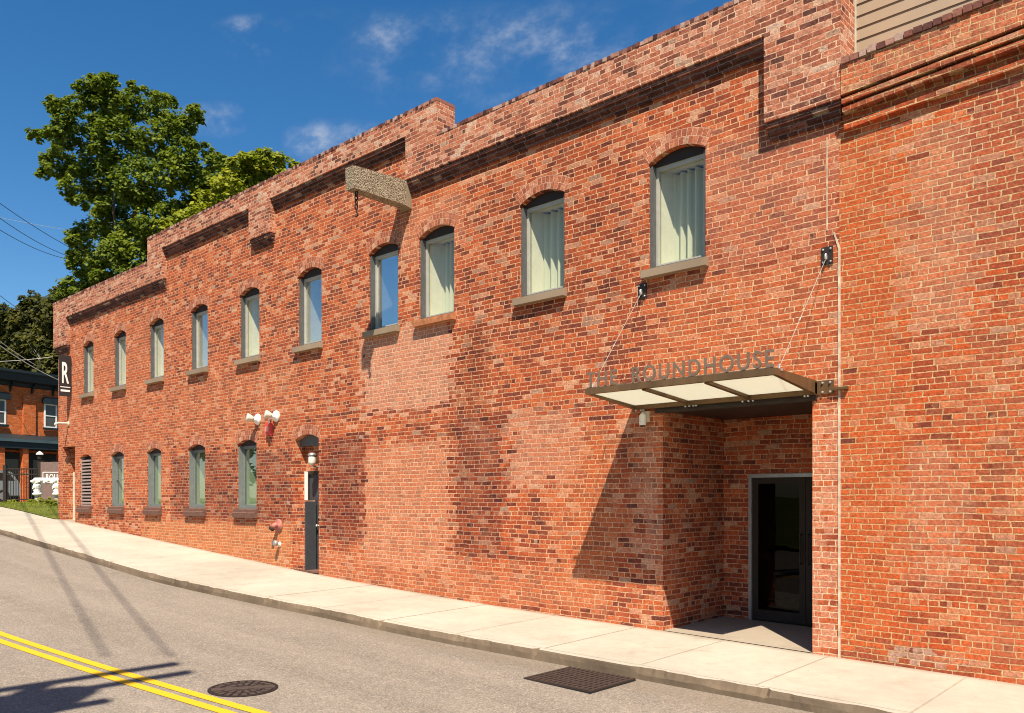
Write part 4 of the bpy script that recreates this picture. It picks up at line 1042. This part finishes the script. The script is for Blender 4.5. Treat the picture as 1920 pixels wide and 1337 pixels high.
b = MB(); b.hexa([(-16, -2.1, 3.15), (5, -2.1, 3.15), (-16, -.003, 3.15), (5, -.003, 3.15), (-16, -2.1, 3.62), (5, -2.1, 3.62), (-16, -.003, 4.1), (5, -.003, 4.1)]); pr = b.build('porch_roof', M_TEAL, HO)
b = MB(); b.box(-16.05, 5.05, -2.2, -2.105, 3.52, 3.68); b.build('gutter', M_TEALR, pr)
for x in (-5.2, -2.75, -1.4, .8, 2.2):
    b = MB(); b.box(x-.16, x+.16, -2.0, -1.68, -.1, 3.15); b.build('porch_pillar', M_HOUSE, HO)
b = MB(); b.box(-14, 4, -.06, -.003, 0, 3.0); b.build('shopfront', M_TEAL, HO)
b = MB()
for x in (-4.4, -2.2, .2, 2.): b.poly([(x, -.07, .6), (x+1.5, -.07, .6), (x+1.5, -.07, 2.6), (x, -.07, 2.6)])
b.build('shop_pane', plain('shop_glass', (.03, .03, .03), .1), HO)

# iron fence, post lantern, roundhouse sign, carved white stand, car
F0, F1 = Vector((-46.3, 3.4, 0)), Vector((-42.6, 6.9, 0)); fd = (F1-F0); fl = fd.length; FA = math.atan2(fd.y, fd.x)
t = thing('iron_fence', 'black iron picket fence between the brick building and the silver car', 'fence', (F0.x, F0.y, 1.6), FA)
n = int(fl/.13); b = MB()
for k in range(n): b.box(k*.13, k*.13+.025, -.012, .012, .1, 1.75)
b.build('pickets', M_BLACK, t)
b = MB()
for z in (.2, 1.45, 1.72): b.box(0, fl, -.03, .03, z, z+.055)
b.build('rail', M_BLACK, t)
for k in range(4): b = MB(); b.box(k*fl/3-.075, k*fl/3+.075, -.075, .075, 0, 1.95 if k != 1 else 2.1); b.build('post', M_BLACK, t)
pl = F0+fd/3
t = thing('post_lantern', 'small white topped lantern on the second iron fence post', 'lantern', (pl.x, pl.y, 3.7))
b = MB(); b.lathe([(.03, 0), (.04, .1), (.09, .13), (.12, .36)], None, 10); b.build('cage', M_BLACK, t)
b = MB(); b.lathe([(.17, .36), (.15, .42), (.05, .5), (.02, .53)], None, 10); b.build('cap', M_WHITE, t)
sp = Vector(at(78, 940, 38.8)); sa = math.atan2(.62, .55)
t = thing('sign_board', 'brown signboard with white lettering half hidden behind the brick corner', 'sign', (sp.x, sp.y, 1.6), sa)
b = MB(); b.box(-.05, 2.3, 0, .05, .15, 2.0); b.build('board', M_SIGNBR, t)
b = MB()
for p in ((.05, 2.2, 1.5, 1.53), (.05, 2.2, 1.02, 1.05), (.05, .08, 1.05, 1.5)): b.box(p[0], p[1], -.02, -.002, p[2], p[3])
b.build('border', M_WHITE, t)
me, co = text_mesh('ROUNDHOUSE', .3, .004, 1.1, .004); place_text(me, co, M_WHITE, 1.75, .3, Matrix.Translation((.2, -.012, 1.13)) @ Matrix.Rotation(R(90), 4, 'X'), 'lettering', t)
op = Vector(at(62, 945, 36)); oe = Vector(at(112, 945, 36)); oa = math.atan2((oe-op).y, (oe-op).x); ol = (oe-op).length
t = thing('carved_stand', 'white carved stone stand with two column legs on the grass beside the brick corner', 'garden ornament', (op.x, op.y, 1.6), oa)
for x in (.18, ol-.12):
    b = MB(); b.lathe([(.11, -.1), (.10, .35), (.09, .42)], Matrix.Translation((x, 0, 0)), 12); b.build('leg', M_OFFW, t, True)
    b = MB(); b.lathe([(.10, .40), (.2, .45), (.19, .52), (.11, .56), (.17, .64), (.12, .72), (.19, .80), (.15, .90), (.1, .94)], Matrix.Translation((x, 0, 0)), 12)
    for k in range(9): a = k*.7; b.lathe([(.0, -.05), (.05, -.03), (.05, .03), (.0, .05)], Matrix.Translation((x+.15*math.cos(a), .15*math.sin(a), .5+.045*k)), 7)
    b.build('capital', M_WHITE, t, True)
b = MB(); b.tube([(-.02, 0, .98), (.1, 0, 1.08), (ol*.5, 0, 1.09), (ol+.05, 0, 1.08), (ol+.15, 0, .98)], [.09, .12, .1, .12, .1], 12)
for k in range(12): b.lathe([(.0, -.06), (.07, -.03), (.07, .03), (.0, .06)], Matrix.Translation((ol*k/11, -.09+.03*(k % 2), 1.03+.06*math.sin(k*2.1))), 7)
b.build('lintel', M_WHITE, t, True)
# silver car nosing in behind the fence
cl_ = Vector(at(19, 935, 43)); t = thing('silver_car', 'silver car parked beside the iron fence at the left picture edge', 'car', (cl_.x, cl_.y, 1.68), HA)
b = MB(); prof = [(.0, .35), (.04, .62), (-.02, 1.0), (-.42, 1.55), (-.8, 1.62), (-2.5, 1.6), (-3.3, 1.1), (-4.3, .98), (-4.5, .6), (-4.45, .3)]
b.prism(prof, 'y', -.85, .85); b.build('body', M_CHROME, t)
b = MB()
for y in (-.856, .851): b.prism([(-.25, 1.1), (-.55, 1.5), (-2.45, 1.5), (-3.1, 1.12)], 'y', y, y+.005)
b.hexa([(-.06, -.7, 1.07), (-.06, .7, 1.07), (-.09, -.7, 1.06), (-.09, .7, 1.06), (-.36, -.62, 1.49), (-.36, .62, 1.49), (-.39, -.62, 1.48), (-.39, .62, 1.48)]); b.build('glass', M_BLACK, t)
b = MB(); b.box(.0, .05, -.8, .8, .28, .42); b.build('bumper', M_GREY, t)
for y in (-.6, .6): b = MB(); b.box(-.05, .055, y-.14, y+.2, .72, .9); b.build('tail_light', M_RED, t)
for x in (-.85, -3.6):
    for y in (-.88, .68):
        b = MB(); b.lathe([(.32, 0), (.32, .2)], Matrix.Translation((x, y, .32)) @ Matrix.Rotation(R(-90), 4, 'X'), 20); w_ = b.build('wheel', M_TYRE, t)
        b = MB(); b.lathe([(.2, -.01), (.2, .21)], Matrix.Translation((x, y, .32)) @ Matrix.Rotation(R(-90), 4, 'X'), 14); b.build('rim', M_GREY, w_)
# weeds and grass at the corner
vv = []; ff = []
for k in range(5200):
    x = rng.uniform(-40.5, -28.95); y = rng.uniform(-.15, 5.5)
    if y > 1.2 and x > -30: continue
    h = rng.uniform(.03, .08); a = rng.uniform(0, 6.28); z = g(x); i = len(vv); w = .012
    vv += [(x-w*math.cos(a), y-w*math.sin(a), z), (x+w*math.cos(a), y+w*math.sin(a), z), (x+rng.normal()*.05, y+rng.normal()*.05, z+h)]; ff.append((i, i+1, i+2))
me = bpy.data.meshes.new('grass_blades'); me.from_pydata(vv, [], ff); me.materials.append(M_LEAF2); tag(link('grass_blades', me), 'short sunlit grass blades on the verge left of the brick corner', 'grass', kind='stuff')
WG = 'leafy weeds by the brick corner'
for k, (px, py, dep, s, lab) in enumerate(((88, 958, 33, .42, 'leafy weed clump below the carved white stand'), (103, 963, 31.5, .4, 'leafy weed clump touching the brick corner'), (70, 948, 36, .3, 'small weed clump under the left leg of the carved stand'), (54, 946, 39, .22, 'low weed tuft at the foot of the iron fence'), (22, 944, 40, .2, 'low weed tuft beside the silver car end of the fence'))):
    p = at(px, py, dep); z0 = g(p[0])
    v, f = leaf_cloud([(p[0]+rng.normal()*s*.4, p[1]+rng.normal()*s*.4, z0+s*.3, s*.34) for _ in range(5)], 340, .06)
    me = bpy.data.meshes.new('weed_plant'); me.from_pydata([tuple(np.array(a)-np.array((p[0], p[1], z0))) for a in v], [], [tuple(a) for a in f]); me.materials.append(M_LEAF2)
    o = link('weed_plant', me); o.location = (p[0], p[1], z0); tag(o, lab, 'plant', WG)
for o in list(bpy.data.objects):
    if 'wp' in o: del o['wp']
